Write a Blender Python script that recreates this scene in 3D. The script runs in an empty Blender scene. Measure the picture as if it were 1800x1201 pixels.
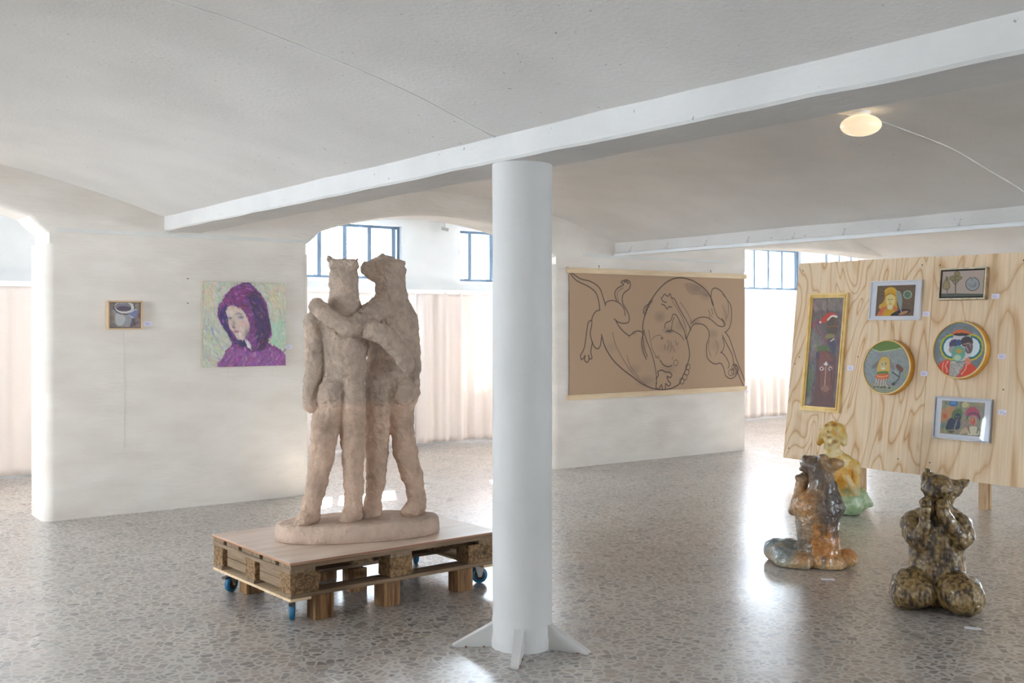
import bpy, bmesh, math, random
import numpy as np
from mathutils import Matrix, Vector, noise as mnoise

S = bpy.context.scene
COL = S.collection
random.seed(4)
rng = np.random.default_rng(7)
YAW = math.radians(36.3)
F, CX, HY, CAM_H = 1890.0, 900.0, 567.0, 1.6

# ------------------------------------------------------------------ camera
cam = bpy.data.cameras.new('camera')
cam.sensor_width = 36.0
cam.lens = 36.0 * F / 1800.0
cam.shift_y = (HY - 600.5) / 1800.0
cam.clip_start = 0.05
camo = bpy.data.objects.new('camera', cam)
camo.location = (0, 0, CAM_H)
camo.rotation_euler = (math.radians(90), 0, -YAW)
COL.objects.link(camo)
S.camera = camo

# ------------------------------------------------------------------ world, sun, windows' daylight, exposure
W = bpy.data.worlds.new('sky')
S.world = W
W.use_nodes = True
bg = W.node_tree.nodes['Background']
bg.inputs[0].default_value = (0.78, 0.89, 1.0, 1)
bg.inputs[1].default_value = 17.5
sun = bpy.data.lights.new('sun', 'SUN')
sun.energy = 36.0
sun.angle = math.radians(0.6)
sun.color = (1.0, 0.95, 0.88)
suno = bpy.data.objects.new('sun', sun)
suno.rotation_euler = Vector((-0.54, -1.0, -0.717)).to_track_quat('-Z', 'Y').to_euler()
COL.objects.link(suno)
S.view_settings.view_transform = 'Standard'
S.view_settings.look = 'None'
S.view_settings.gamma = 1.0
S.view_settings.use_curve_mapping = False
S.view_settings.exposure = 1.5
S.cycles.use_denoising = True
S.cycles.max_bounces = 16
S.cycles.diffuse_bounces = 10
S.cycles.glossy_bounces = 4
S.cycles.transparent_max_bounces = 12
S.cycles.sample_clamp_indirect = 8.0
S.cycles.caustics_reflective = False
S.cycles.caustics_refractive = False


def portal(cx, cy, cz, w, h, rot):
    """daylight sampling helper in a window opening (emits nothing itself)"""
    l = bpy.data.lights.new('window_daylight', 'AREA')
    l.shape = 'RECTANGLE'
    l.size = w
    l.size_y = h
    l.cycles.is_portal = True
    o = bpy.data.objects.new('window_daylight', l)
    o.location = (cx, cy, cz)
    o.rotation_euler = rot
    COL.objects.link(o)


# room dimensions (metres); X runs along the brick wall, Y away towards the windows
X0, X1, YB = -5.6, 17.6, -5.0
YW = 9.15            # face of the wall with the pictures
YW2 = 9.63           # its back
YO = 11.95           # inner face of the outer wall
YO2 = 12.42
BEAM_Z = 2.38
SPRING = 2.495
CROWN = 2.925
BEAMS = [-1.95, 3.2, 8.33, 13.5]
BAYS = [(-7.1, -1.95), (-1.95, 3.2), (3.2, 8.33), (8.33, 13.5), (13.5, 18.65)]
WIN = [(-4.9, -3.22), (-2.34, -0.66), (0.22, 1.90), (2.79, 4.47), (5.35, 7.03), (7.92, 9.60), (10.60, 12.29), (13.05, 14.95), (15.6, 17.2)]
SIDE_WIN = [(5.0, 8.7)]
RIGHT_WIN = [(4.0, 5.8)]
BACK_WIN = [(-3.9, -2.7), (7.0, 10.2)]


def vault(x):
    for a, b in BAYS:
        if a <= x <= b:
            m = (a + b) / 2
            hw = (b - a) / 2 - 0.16
            r = CROWN - SPRING
            R = (hw * hw + r * r) / (2 * r)
            d = min(abs(x - m), hw)
            return CROWN - R + math.sqrt(R * R - d * d)
    return SPRING


# ------------------------------------------------------------------ helpers
def lin(c):
    return tuple((v / 255 / 12.92) if v / 255 <= 0.04045 else ((v / 255 + 0.055) / 1.055) ** 2.4 for v in c[:3])


def tag(o, label=None, cat=None, group=None, kind=None):
    if label: o['label'] = label
    if cat: o['category'] = cat
    if group: o['group'] = group
    if kind: o['kind'] = kind
    return o


def empty(name, loc=(0, 0, 0), rz=0.0, mat=None):
    o = bpy.data.objects.new(name, None)
    o.empty_display_size = 0.1
    if mat is not None:
        o.matrix_world = mat
    else:
        o.location = loc
        o.rotation_euler = (0, 0, rz)
    COL.objects.link(o)
    return o


def link(name, me, mat=None, parent=None, smooth=False):
    if mat is not None and not me.materials:
        me.materials.append(mat)
    if smooth:
        me.shade_smooth()
    o = bpy.data.objects.new(name, me)
    COL.objects.link(o)
    if parent is not None:
        o.parent = parent
    return o


def obj(name, bm, mat, parent=None, smooth=False, kind=None):
    me = bpy.data.meshes.new(name)
    bmesh.ops.recalc_face_normals(bm, faces=bm.faces)
    bm.to_mesh(me)
    bm.free()
    o = link(name, me, mat, parent, smooth)
    if kind: o['kind'] = kind
    return o


def box(bm, x0, x1, y0, y1, z0, z1, bev=0.0, rot=None, jit=0.0):
    r = bmesh.ops.create_cube(bm, size=1.0)
    vs = r['verts']
    c = Vector(((x0 + x1) / 2, (y0 + y1) / 2, (z0 + z1) / 2))
    for v in vs:
        v.co = Vector((v.co.x * (x1 - x0), v.co.y * (y1 - y0), v.co.z * (z1 - z0)))
        if jit: v.co += Vector([random.uniform(-jit, jit) for _ in range(3)])
    if rot is not None:
        for v in vs: v.co = rot @ v.co
    for v in vs: v.co += c
    if bev:
        es = {e for v in vs for e in v.link_edges}
        bmesh.ops.bevel(bm, geom=list(es), offset=bev, segments=2, affect='EDGES')


def bx(*a, **k):
    bm = bmesh.new()
    box(bm, *a, **k)
    return bm


def tube(bm, pts, r, n=8, caps=True):
    pts = [Vector(p) for p in pts]
    rs = r if isinstance(r, (list, tuple)) else [r] * len(pts)
    rings = []
    for i, p in enumerate(pts):
        t = (pts[min(i + 1, len(pts) - 1)] - pts[max(i - 1, 0)]).normalized()
        a = t.orthogonal().normalized() if abs(t.z) > 0.99 else t.cross(Vector((0, 0, 1))).normalized()
        b = t.cross(a)
        rings.append([bm.verts.new(p + (a * math.cos(k * 2 * math.pi / n) + b * math.sin(k * 2 * math.pi / n)) * rs[i]) for k in range(n)])
    for i in range(len(rings) - 1):
        for k in range(n):
            bm.faces.new((rings[i][k], rings[i][(k + 1) % n], rings[i + 1][(k + 1) % n], rings[i + 1][k]))
    if caps:
        bm.faces.new(rings[0][::-1])
        bm.faces.new(rings[-1])


def lathe(bm, prof, n=32, c=(0, 0, 0), axis='z'):
    rings = []
    for r, z in prof:
        ring = []
        for k in range(n):
            a = 2 * math.pi * k / n
            p = (r * math.cos(a), r * math.sin(a), z)
            if axis == 'y': p = (p[0], z, p[1])
            if axis == 'x': p = (z, p[0], p[1])
            ring.append(bm.verts.new(Vector(p) + Vector(c)))
        rings.append(ring)
    for i in range(len(rings) - 1):
        for k in range(n):
            bm.faces.new((rings[i][k], rings[i][(k + 1) % n], rings[i + 1][(k + 1) % n], rings[i + 1][k]))
    for ring in (rings[0], rings[-1]):
        bm.faces.new(ring)


def grid_mesh(name, P):
    """P: (n, m, 3) array of points"""
    n, m = P.shape[:2]
    idx = np.arange(n * m).reshape(n, m)
    q = np.stack([idx[:-1, :-1], idx[1:, :-1], idx[1:, 1:], idx[:-1, 1:]], -1).reshape(-1, 4)
    me = bpy.data.meshes.new(name)
    me.from_pydata(P.reshape(-1, 3).tolist(), [], q.tolist())
    return me


def at(px, py, d):
    """point of the room seen at a pixel of the photograph at depth d"""
    a = (px - CX) / F * d
    c, s = math.cos(YAW), math.sin(YAW)
    return Vector((c * a + s * d, -s * a + c * d, CAM_H - (py - HY) / F * d))


# ------------------------------------------------------------------ materials
def nd(nt, t, **k):
    n = nt.nodes.new(t)
    for a, v in k.items():
        if a.startswith('i_'):
            n.inputs[a[2:].replace('_', ' ')].default_value = v
        else:
            setattr(n, a, v)
    return n


def base_mat(name, rough=0.6, metal=0.0):
    m = bpy.data.materials.new(name)
    m.use_nodes = True
    nt = m.node_tree
    b = nt.nodes['Principled BSDF']
    b.inputs['Roughness'].default_value = rough
    b.inputs['Metallic'].default_value = metal
    return m, nt, b


def coords(nt, scale=(1, 1, 1), kind='Object'):
    tc = nd(nt, 'ShaderNodeTexCoord')
    mp = nd(nt, 'ShaderNodeMapping')
    mp.inputs['Scale'].default_value = scale
    nt.links.new(tc.outputs[kind], mp.inputs[0])
    return mp.outputs[0]


def ramp(nt, fac, stops):
    r = nd(nt, 'ShaderNodeValToRGB')
    while len(r.color_ramp.elements) < len(stops):
        r.color_ramp.elements.new(0.5)
    for e, (p, c) in zip(r.color_ramp.elements, stops):
        e.position = p
        e.color = (*c, 1) if len(c) == 3 else c
    nt.links.new(fac, r.inputs[0])
    return r.outputs[0]


def noisy(name, c1, c2, rough=0.6, scale=4.0, stretch=(1, 1, 1), bump=0.0, bscale=60.0, bdist=0.002, detail=5.0, metal=0.0, lo=0.35, hi=0.65, speck=None, kind='Object', bstretch=None):
    m, nt, b = base_mat(name, rough, metal)
    v = coords(nt, stretch, kind)
    n = nd(nt, 'ShaderNodeTexNoise', i_Scale=scale, i_Detail=detail)
    nt.links.new(v, n.inputs['Vector'])
    col = ramp(nt, n.outputs['Fac'], [(lo, lin(c1)), (hi, lin(c2))])
    if speck:
        vo = nd(nt, 'ShaderNodeTexNoise', i_Scale=speck[0], i_Detail=2.0)
        nt.links.new(v, vo.inputs['Vector'])
        f = ramp(nt, vo.outputs['Fac'], [(speck[1], (0, 0, 0)), (speck[1] + 0.03, (1, 1, 1))])
        mx = nd(nt, 'ShaderNodeMix', data_type='RGBA')
        nt.links.new(f, mx.inputs['Factor'])
        nt.links.new(col, mx.inputs['A'])
        mx.inputs['B'].default_value = (*lin(speck[2]), 1)
        col = mx.outputs['Result']
    nt.links.new(col, b.inputs['Base Color'])
    if bump:
        bv = coords(nt, bstretch or stretch, kind)
        n2 = nd(nt, 'ShaderNodeTexNoise', i_Scale=bscale, i_Detail=4.0)
        nt.links.new(bv, n2.inputs['Vector'])
        bp = nd(nt, 'ShaderNodeBump', i_Strength=bump, i_Distance=bdist)
        nt.links.new(n2.outputs['Fac'], bp.inputs['Height'])
        nt.links.new(bp.outputs[0], b.inputs['Normal'])
    return m


M = {}
M['wall'] = noisy('whitewashed_brick', (222, 213, 203), (232, 224, 215), 0.8, 2.2, (1, 1, 2.4), bump=0.45, bscale=14, bdist=0.01, bstretch=(0.6, 0.6, 3.0))
M['ceiling'] = noisy('painted_plaster_ceiling', (219, 215, 211), (228, 224, 220), 0.85, 1.5, bump=0.35, bscale=55, bdist=0.006, speck=(38, 0.735, (165, 158, 150)))
M['ridge'] = noisy('plaster_joint', (240, 239, 237), (246, 245, 243), 0.8, 6.0)
M['beam'] = noisy('painted_concrete_beam', (206, 203, 200), (216, 213, 210), 0.8, 2.0, bump=0.5, bscale=26, bdist=0.008, speck=(30, 0.74, (150, 148, 146)), bstretch=(1, .35, 1))
M['column'] = noisy('painted_column', (200, 197, 194), (206, 203, 200), 0.62, 2.0, bump=0.4, bscale=40, bdist=0.004)
M['white'] = noisy('white_paint', (228, 229, 230), (236, 237, 238), 0.55, 3.0)
M['aisle'] = noisy('outer_wall_paint', (198, 200, 202), (206, 208, 209), 0.7, 2.0)
M['ivory'] = noisy('offwhite_paint', (214, 212, 206), (222, 220, 215), 0.55, 3.0)
M['steel_bar'] = noisy('painted_steel_bar', (88, 108, 128), (98, 118, 138), 0.5, 5.0)
M['chrome'] = noisy('zinc_plated_steel', (190, 190, 192), (205, 205, 206), 0.3, 8.0, metal=1.0)
M['dark'] = noisy('dark_steel', (52, 48, 45), (66, 60, 56), 0.5, 8.0)
M['rust'] = noisy('rust', (120, 70, 40), (165, 110, 70), 0.9, 30.0)
M['blue_rubber'] = noisy('blue_rubber', (20, 88, 125), (28, 104, 142), 0.5, 10.0)
M['black'] = noisy('black_plastic', (26, 26, 30), (36, 36, 40), 0.5, 8.0)
M['pine'] = noisy('planed_pine', (214, 186, 148), (228, 204, 168), 0.55, 3.0, (1, 8, 8))
M['pine_v'] = noisy('planed_pine_upright', (184, 150, 112), (206, 174, 134), 0.6, 4.0, (9, 9, 1))
M['old_wood_x'] = noisy('weathered_pallet_wood', (104, 82, 62), (152, 126, 100), 0.85, 4.0, (0.8, 9, 9), bump=0.5, bscale=7, bdist=0.004, lo=0.3, hi=0.7)
M['old_wood_y'] = noisy('weathered_pallet_wood_cross', (108, 86, 64), (158, 134, 108), 0.85, 4.0, (9, 0.8, 9), bump=0.5, bscale=7, bdist=0.004, lo=0.3, hi=0.7)
M['chipblock'] = noisy('pressed_chip_block', (96, 70, 44), (150, 118, 82), 0.9, 55.0, bump=0.7, bscale=60, bdist=0.004, lo=0.35, hi=0.62)
M['post'] = noisy('rough_sawn_post', (92, 62, 38), (158, 118, 78), 0.85, 5.0, (9, 9, 0.8), bump=0.6, bscale=8, bdist=0.004, lo=0.32, hi=0.66)
M['light_ply'] = noisy('light_plywood', (206, 176, 138), (222, 196, 160), 0.6, 4.0, (1, 6, 6))
M['platform_ply'] = noisy('birch_ply_top', (208, 186, 168), (224, 204, 188), 0.42, 2.0, (1, 7, 1))
M['ply_edge'] = noisy('ply_edge', (120, 70, 50), (214, 170, 136), 0.7, 1.0, (0.5, 0.5, 300), lo=0.4, hi=0.6)
M['card'] = noisy('white_card', (222, 220, 228), (228, 226, 234), 0.7, 5.0)
M['frame_white'] = noisy('white_frame', (214, 214, 218), (224, 224, 228), 0.45, 5.0)
M['mat_board'] = noisy('mat_board', (222, 222, 230), (228, 228, 236), 0.8, 5.0)
M['frame_silver'] = noisy('silver_frame', (150, 150, 156), (176, 176, 182), 0.35, 5.0, metal=0.7)
M['gold'] = noisy('gilded_wood', (206, 168, 92), (230, 196, 124), 0.42, 12.0, metal=0.3)
M['gold_rim'] = noisy('gilded_rim', (200, 142, 52), (216, 160, 72), 0.45, 12.0, metal=0.2)
M['gold_edge'] = noisy('pale_gilt_edge', (228, 196, 130), (236, 208, 146), 0.4, 12.0)
M['cream_frame'] = noisy('distressed_cream_frame', (196, 184, 154), (222, 214, 190), 0.6, 25.0)
M['cream_side'] = noisy('brown_frame_side', (128, 98, 66), (170, 140, 100), 0.6, 18.0)
M['maple'] = noisy('maple_frame', (204, 172, 134), (216, 186, 148), 0.5, 6.0)
M['canvas_edge'] = noisy('raw_canvas_edge', (168, 158, 138), (196, 188, 170), 0.8, 40.0)
M['shadow_gap'] = noisy('dark_inner_rebate', (30, 28, 28), (42, 38, 38), 0.8, 8.0)


def floor_mat():
    m, nt, b = base_mat('polished_terrazzo', 0.3)
    v = coords(nt, (1, 1, 1), 'Object')
    dn = nd(nt, 'ShaderNodeTexNoise', i_Scale=9.0, i_Detail=2.0)
    nt.links.new(v, dn.inputs['Vector'])
    mv = nd(nt, 'ShaderNodeVectorMath', operation='SCALE'); mv.inputs['Scale'].default_value = 0.05
    nt.links.new(dn.outputs['Color'], mv.inputs[0])
    av = nd(nt, 'ShaderNodeVectorMath', operation='ADD')
    nt.links.new(v, av.inputs[0]); nt.links.new(mv.outputs[0], av.inputs[1])
    cols, masks = [], []
    edge = nd(nt, 'ShaderNodeTexVoronoi', feature='DISTANCE_TO_EDGE', i_Scale=21.0)
    cell = nd(nt, 'ShaderNodeTexVoronoi', feature='F1', i_Scale=21.0)
    for n in (edge, cell): nt.links.new(av.outputs[0], n.inputs['Vector'])
    big = nd(nt, 'ShaderNodeTexNoise', i_Scale=0.9, i_Detail=3.0)
    nt.links.new(v, big.inputs['Vector'])
    sep = nd(nt, 'ShaderNodeSeparateColor')
    nt.links.new(cell.outputs['Color'], sep.inputs[0])
    chipcol = ramp(nt, sep.outputs[0], [(0.0, lin((112, 106, 102))), (0.25, lin((144, 134, 127))), (0.5, lin((152, 138, 129))), (0.75, lin((166, 155, 147))), (1.0, lin((124, 122, 121)))])
    # how wide each chip shows, and the patches of plain screed between them
    thr = nd(nt, 'ShaderNodeMath', operation='MULTIPLY_ADD'); thr.inputs[1].default_value = 0.16; thr.inputs[2].default_value = 0.02
    nt.links.new(sep.outputs[1], thr.inputs[0])
    patch = ramp(nt, big.outputs['Fac'], [(0.33, (0.4, 0.4, 0.4)), (0.40, (0, 0, 0))])
    t2 = nd(nt, 'ShaderNodeMath', operation='ADD'); nt.links.new(thr.outputs[0], t2.inputs[0]); t2.inputs[1].default_value = 0.0
    sub = nd(nt, 'ShaderNodeMath', operation='SUBTRACT'); nt.links.new(edge.outputs['Distance'], sub.inputs[0]); nt.links.new(t2.outputs[0], sub.inputs[1])
    mul = nd(nt, 'ShaderNodeMath', operation='MULTIPLY', use_clamp=True); mul.inputs[1].default_value = 30.0
    nt.links.new(sub.outputs[0], mul.inputs[0])
    n3 = nd(nt, 'ShaderNodeTexNoise', i_Scale=2.0, i_Detail=6.0); nt.links.new(v, n3.inputs['Vector'])
    matrix0 = ramp(nt, n3.outputs['Fac'], [(0.3, lin((172, 169, 163))), (0.7, lin((189, 185, 178)))])
    mxp = nd(nt, 'ShaderNodeMix', data_type='RGBA'); mxp.inputs['Factor'].default_value = 0.0; nt.links.new(matrix0, mxp.inputs['A']); mxp.inputs['B'].default_value = (*lin((120, 119, 116)), 1); matrix = mxp.outputs['Result']
    mx = nd(nt, 'ShaderNodeMix', data_type='RGBA')
    nt.links.new(mul.outputs[0], mx.inputs['Factor']); nt.links.new(matrix, mx.inputs['A']); nt.links.new(chipcol, mx.inputs['B'])
    # fine white grit
    g = nd(nt, 'ShaderNodeTexVoronoi', feature='F1', i_Scale=60.0); nt.links.new(v, g.inputs['Vector'])
    gf = ramp(nt, g.outputs['Distance'], [(0.10, (1, 1, 1)), (0.16, (0, 0, 0))])
    gm = nd(nt, 'ShaderNodeMath', operation='MULTIPLY'); nt.links.new(gf, gm.inputs[0]); gm.inputs[1].default_value = 0.5
    mx2 = nd(nt, 'ShaderNodeMix', data_type='RGBA')
    nt.links.new(gm.outputs[0], mx2.inputs['Factor']); nt.links.new(mx.outputs['Result'], mx2.inputs['A']); mx2.inputs['B'].default_value = (*lin((208, 202, 195)), 1)
    nt.links.new(mx2.outputs['Result'], b.inputs['Base Color'])
    rn = nd(nt, 'ShaderNodeTexNoise', i_Scale=1.3, i_Detail=5.0); nt.links.new(v, rn.inputs['Vector'])
    rr = nd(nt, 'ShaderNodeMapRange'); rr.inputs['To Min'].default_value = 0.27; rr.inputs['To Max'].default_value = 0.38
    rr.inputs['From Min'].default_value = 0.3; rr.inputs['From Max'].default_value = 0.7
    nt.links.new(rn.outputs['Fac'], rr.inputs['Value']); nt.links.new(rr.outputs[0], b.inputs['Roughness'])
    b.inputs['Specular IOR Level'].default_value = 0.8
    b.inputs['Coat Weight'].default_value = 0.55
    b.inputs['Coat Roughness'].default_value = 0.24
    return m


def curtain_mat():
    m, nt, b = base_mat('pale_pink_curtain', 0.9)
    out = nt.nodes['Material Output']
    v = coords(nt, (1, 1, 1))
    n = nd(nt, 'ShaderNodeTexNoise', i_Scale=220.0, i_Detail=2.0); nt.links.new(v, n.inputs['Vector'])
    c = ramp(nt, n.outputs['Fac'], [(0.3, lin((226, 217, 213))), (0.7, lin((234, 226, 222)))])
    nt.links.new(c, b.inputs['Base Color'])
    tr = nd(nt, 'ShaderNodeBsdfTranslucent'); tr.inputs[0].default_value = (*lin((247, 238, 233)), 1)
    mx = nd(nt, 'ShaderNodeMixShader'); mx.inputs[0].default_value = 0.13
    nt.links.new(b.outputs[0], mx.inputs[1]); nt.links.new(tr.outputs[0], mx.inputs[2]); nt.links.new(mx.outputs[0], out.inputs[0])
    return m


def pane_mat():
    m, nt, b = base_mat('window_glass', 0.05)
    out = nt.nodes['Material Output']
    gl = nd(nt, 'ShaderNodeBsdfGlossy'); gl.inputs['Roughness'].default_value = 0.02
    tr = nd(nt, 'ShaderNodeBsdfTransparent'); tr.inputs[0].default_value = (0.97, 0.985, 0.99, 1)
    lw = nd(nt, 'ShaderNodeLayerWeight'); lw.inputs['Blend'].default_value = 0.5
    pw = nd(nt, 'ShaderNodeMath', operation='POWER'); pw.inputs[1].default_value = 5.0; nt.links.new(lw.outputs['Facing'], pw.inputs[0])
    fr = nd(nt, 'ShaderNodeMath', operation='MULTIPLY_ADD'); fr.inputs[1].default_value = 0.85; fr.inputs[2].default_value = 0.045; nt.links.new(pw.outputs[0], fr.inputs[0])
    mx = nd(nt, 'ShaderNodeMixShader')
    nt.links.new(fr.outputs[0], mx.inputs[0]); nt.links.new(tr.outputs[0], mx.inputs[1]); nt.links.new(gl.outputs[0], mx.inputs[2]); nt.links.new(mx.outputs[0], out.inputs[0])
    return m


def lamp_mat():
    m, nt, b = base_mat('opal_glass', 0.25)
    b.inputs['Base Color'].default_value = (0.75, 0.62, 0.42, 1)
    b.inputs['Emission Color'].default_value = (1.0, 0.80, 0.55, 1)
    b.inputs['Emission Strength'].default_value = 0.26
    return m


def ply_mat(name, seed, bold, c0, c1, c2):
    m, nt, b = base_mat(name, 0.55)
    tc = nd(nt, 'ShaderNodeTexCoord'); mp = nd(nt, 'ShaderNodeMapping')
    mp.inputs['Scale'].default_value = (2.6, 1.0, 0.75); mp.inputs['Location'].default_value = (seed, 0, seed * 1.7)
    nt.links.new(tc.outputs['Object'], mp.inputs[0])
    n = nd(nt, 'ShaderNodeTexNoise', i_Scale=1.15, i_Detail=1.2, i_Distortion=0.9); nt.links.new(mp.outputs[0], n.inputs['Vector'])
    mu = nd(nt, 'ShaderNodeMath', operation='MULTIPLY'); mu.inputs[1].default_value = bold; nt.links.new(n.outputs['Fac'], mu.inputs[0])
    fr = nd(nt, 'ShaderNodeMath', operation='FRACT'); nt.links.new(mu.outputs[0], fr.inputs[0])
    col = ramp(nt, fr.outputs[0], [(0.0, lin(c2)), (0.06, lin(c1)), (0.2, lin(c0)), (0.7, lin(c0)), (0.93, lin(c1)), (1.0, lin(c2))])
    n2 = nd(nt, 'ShaderNodeTexNoise', i_Scale=3.0, i_Detail=6.0)
    mp2 = nd(nt, 'ShaderNodeMapping'); mp2.inputs['Scale'].default_value = (14, 1, 0.5); nt.links.new(tc.outputs['Object'], mp2.inputs[0]); nt.links.new(mp2.outputs[0], n2.inputs['Vector'])
    c = ramp(nt, n2.outputs['Fac'], [(0.3, (0.86, 0.84, 0.82)), (0.6, (1, 1, 1))])
    mx = nd(nt, 'ShaderNodeMix', data_type='RGBA', blend_type='MULTIPLY'); mx.inputs['Factor'].default_value = 1.0
    nt.links.new(col, mx.inputs['A']); nt.links.new(c, mx.inputs['B']); nt.links.new(mx.outputs['Result'], b.inputs['Base Color'])
    return m


def attr_mat(name, rough=0.7, bump=0.0, bscale=60, bdist=0.002, coat=0.0, rnoise=None):
    m, nt, b = base_mat(name, rough)
    a = nd(nt, 'ShaderNodeAttribute', attribute_name='paint')
    nt.links.new(a.outputs['Color'], b.inputs['Base Color'])
    if coat: b.inputs['Coat Weight'].default_value = coat; b.inputs['Coat Roughness'].default_value = 0.12
    if bump:
        v = coords(nt)
        n2 = nd(nt, 'ShaderNodeTexNoise', i_Scale=bscale, i_Detail=5.0); nt.links.new(v, n2.inputs['Vector'])
        bp = nd(nt, 'ShaderNodeBump', i_Strength=bump, i_Distance=bdist)
        nt.links.new(n2.outputs['Fac'], bp.inputs['Height']); nt.links.new(bp.outputs[0], b.inputs['Normal'])
    return m


M['floor'] = floor_mat()
M['curtain'] = curtain_mat()
M['pane'] = pane_mat()
M['lamp'] = lamp_mat()
M['ply_a'] = ply_mat('pine_ply_bold_grain', 3.1, 9.0, (236, 212, 180), (226, 194, 152), (202, 154, 108))
M['ply_b'] = ply_mat('pine_ply_soft_grain', 9.4, 4.5, (236, 211, 178), (226, 195, 156), (208, 168, 124))
M['oil'] = attr_mat('oil_paint', 0.45, 0.5, 120, 0.002)
M['paper'] = attr_mat('drawing_on_paper', 0.85)
M['clay'] = attr_mat('unfired_clay', 0.92, 1.0, 34, 0.022)
M['glaze'] = attr_mat('ceramic_glaze', 0.38, 0.8, 70, 0.007, coat=0.4)
M['glaze_dry'] = attr_mat('dry_glaze', 0.5, 0.5, 55, 0.005, coat=0.15)

# ------------------------------------------------------------------ structure
# floor
o = obj('floor', bx(X0 - .3, X1 + .3, YB - .3, YO2, -0.15, 0.0), M['floor'], kind='structure')

# vaulted ceiling: shallow concrete vaults between the beams, small unevenness
xs = []
for a, b in BAYS:
    a2, b2 = max(a, X0 - .25), min(b, X1 + .25)
    n = max(4, int((b2 - a2) / 0.1))
    xs += list(np.linspace(a2, b2, n, endpoint=False))
xs.append(X1 + .25)
ys = np.linspace(YB - .25, YW2 - .05, 130)
P = np.zeros((len(xs), len(ys), 3))
for i, x in enumerate(xs):
    z = vault(x)
    for j, y in enumerate(ys):
        P[i, j] = (x, y, z + 0.012 * mnoise.noise((x * 0.9, y * 0.7, 3)) + 0.004 * mnoise.noise((x * 4, y * 3, 1)))
me = grid_mesh('ceiling', P)
ceil = link('ceiling', me, M['ceiling'], smooth=True)
ceil['kind'] = 'structure'
sm = ceil.modifiers.new('thick', 'SOLIDIFY'); sm.thickness = 0.2; sm.offset = -1.0
# offset sign is checked so the slab grows upwards
if me.polygons[0].normal.z > 0: sm.offset = 1.0
o = obj('ceiling', bx(X0 - .3, X1 + .3, YW2 - .06, YO2, 2.93, 3.1), M['ceiling'], kind='structure'); o.name = 'ceiling.001'
# raised joint ridges across the vaults
for yj in (4.26, -0.7, 9.0 - 20):
    if yj < YB: continue
    for (a, b) in BAYS[1:4]:
        bm = bmesh.new()
        pts = [(x, yj + 0.008 * math.sin(x * 7), vault(x) + 0.003 + 0.012 * mnoise.noise((x * 0.9, yj * 0.7, 3)) + 0.004 * mnoise.noise((x * 4, yj * 3, 1))) for x in np.linspace(a + .17, b - .17, 60)]
        tube(bm, pts, [0.006 + 0.003 * random.random() for _ in pts], 8)
        obj('joint_ridge', bm, M['ridge'], ceil, True)

# beams
for bxm in BEAMS:
    n = 120
    prof = [(-.16, SPRING + .08), (-.16, BEAM_Z + .012), (-.15, BEAM_Z), (.15, BEAM_Z), (.16, BEAM_Z + .012), (.16, SPRING + .08)]
    yy = np.linspace(YB, YW + .05, n)
    P = np.zeros((len(prof), n, 3))
    for i, (dx, z) in enumerate(prof):
        for j, y in enumerate(yy):
            k = 0.006 * mnoise.noise((dx * 9 + bxm, y * 2.3, z * 5))
            P[i, j] = (bxm + dx + k, y, z + 0.006 * mnoise.noise((bxm, y * 3.1, dx * 3)))
    P[0, :, 0] = bxm - .16; P[-1, :, 0] = bxm + .16
    o = link('beam', grid_mesh('beam', P), M['beam']); o['kind'] = 'structure'

# wall with the pictures: arched openings
OPEN = [(-3.95, -1.6)] + [(-0.85, 2.07)] + [(4.40, 7.27), (10.40, 13.28)]
IMP = 2.235


def arch_z(x, a, b):
    """underside of the segmental arch"""
    m, hw = (a + b) / 2, (b - a) / 2
    t = abs(x - m) / hw
    if (a, b) == OPEN[3]:
        return 2.575 - 0.05 * t * t
    z = 2.67 - 0.26 * t * t
    if t > 0.93:
        z -= 0.10 * ((t - 0.93) / 0.07) ** 2
    return z


bmw = bmesh.new()
edges_x = [X0] + [v for ab in OPEN for v in ab] + [X1]
# lower piers: rounded corners, from floor to impost
for i in range(0, len(edges_x), 2):
    a, b = edges_x[i], edges_x[i + 1]
    r = 0.085
    pl = []
    a0, b0 = a, b
    for (cx_, cy_, s0) in ((b0 - r, YW + r, -90), (b0 - r, YW2 - r, 0), (a0 + r, YW2 - r, 90), (a0 + r, YW + r, 180)):
        for k in range(7):
            an = math.radians(s0 + 15 * k)
            pl.append((cx_ + r * math.cos(an), cy_ + r * math.sin(an)))
    lo = [bmw.verts.new((x, y, -0.02)) for x, y in pl]
    hi = [bmw.verts.new((x, y, IMP)) for x, y in pl]
    n = len(pl)
    for k in range(n):
        bmw.faces.new((lo[k], lo[(k + 1) % n], hi[(k + 1) % n], hi[k]))
    bmw.faces.new(hi)
wl = obj('wall_middle', bmw, M['wall'], kind='structure')
for p in wl.data.polygons:
    p.use_smooth = abs(p.normal.z) < 0.5
wl.modifiers.new('normals', 'WEIGHTED_NORMAL').keep_sharp = True
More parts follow.
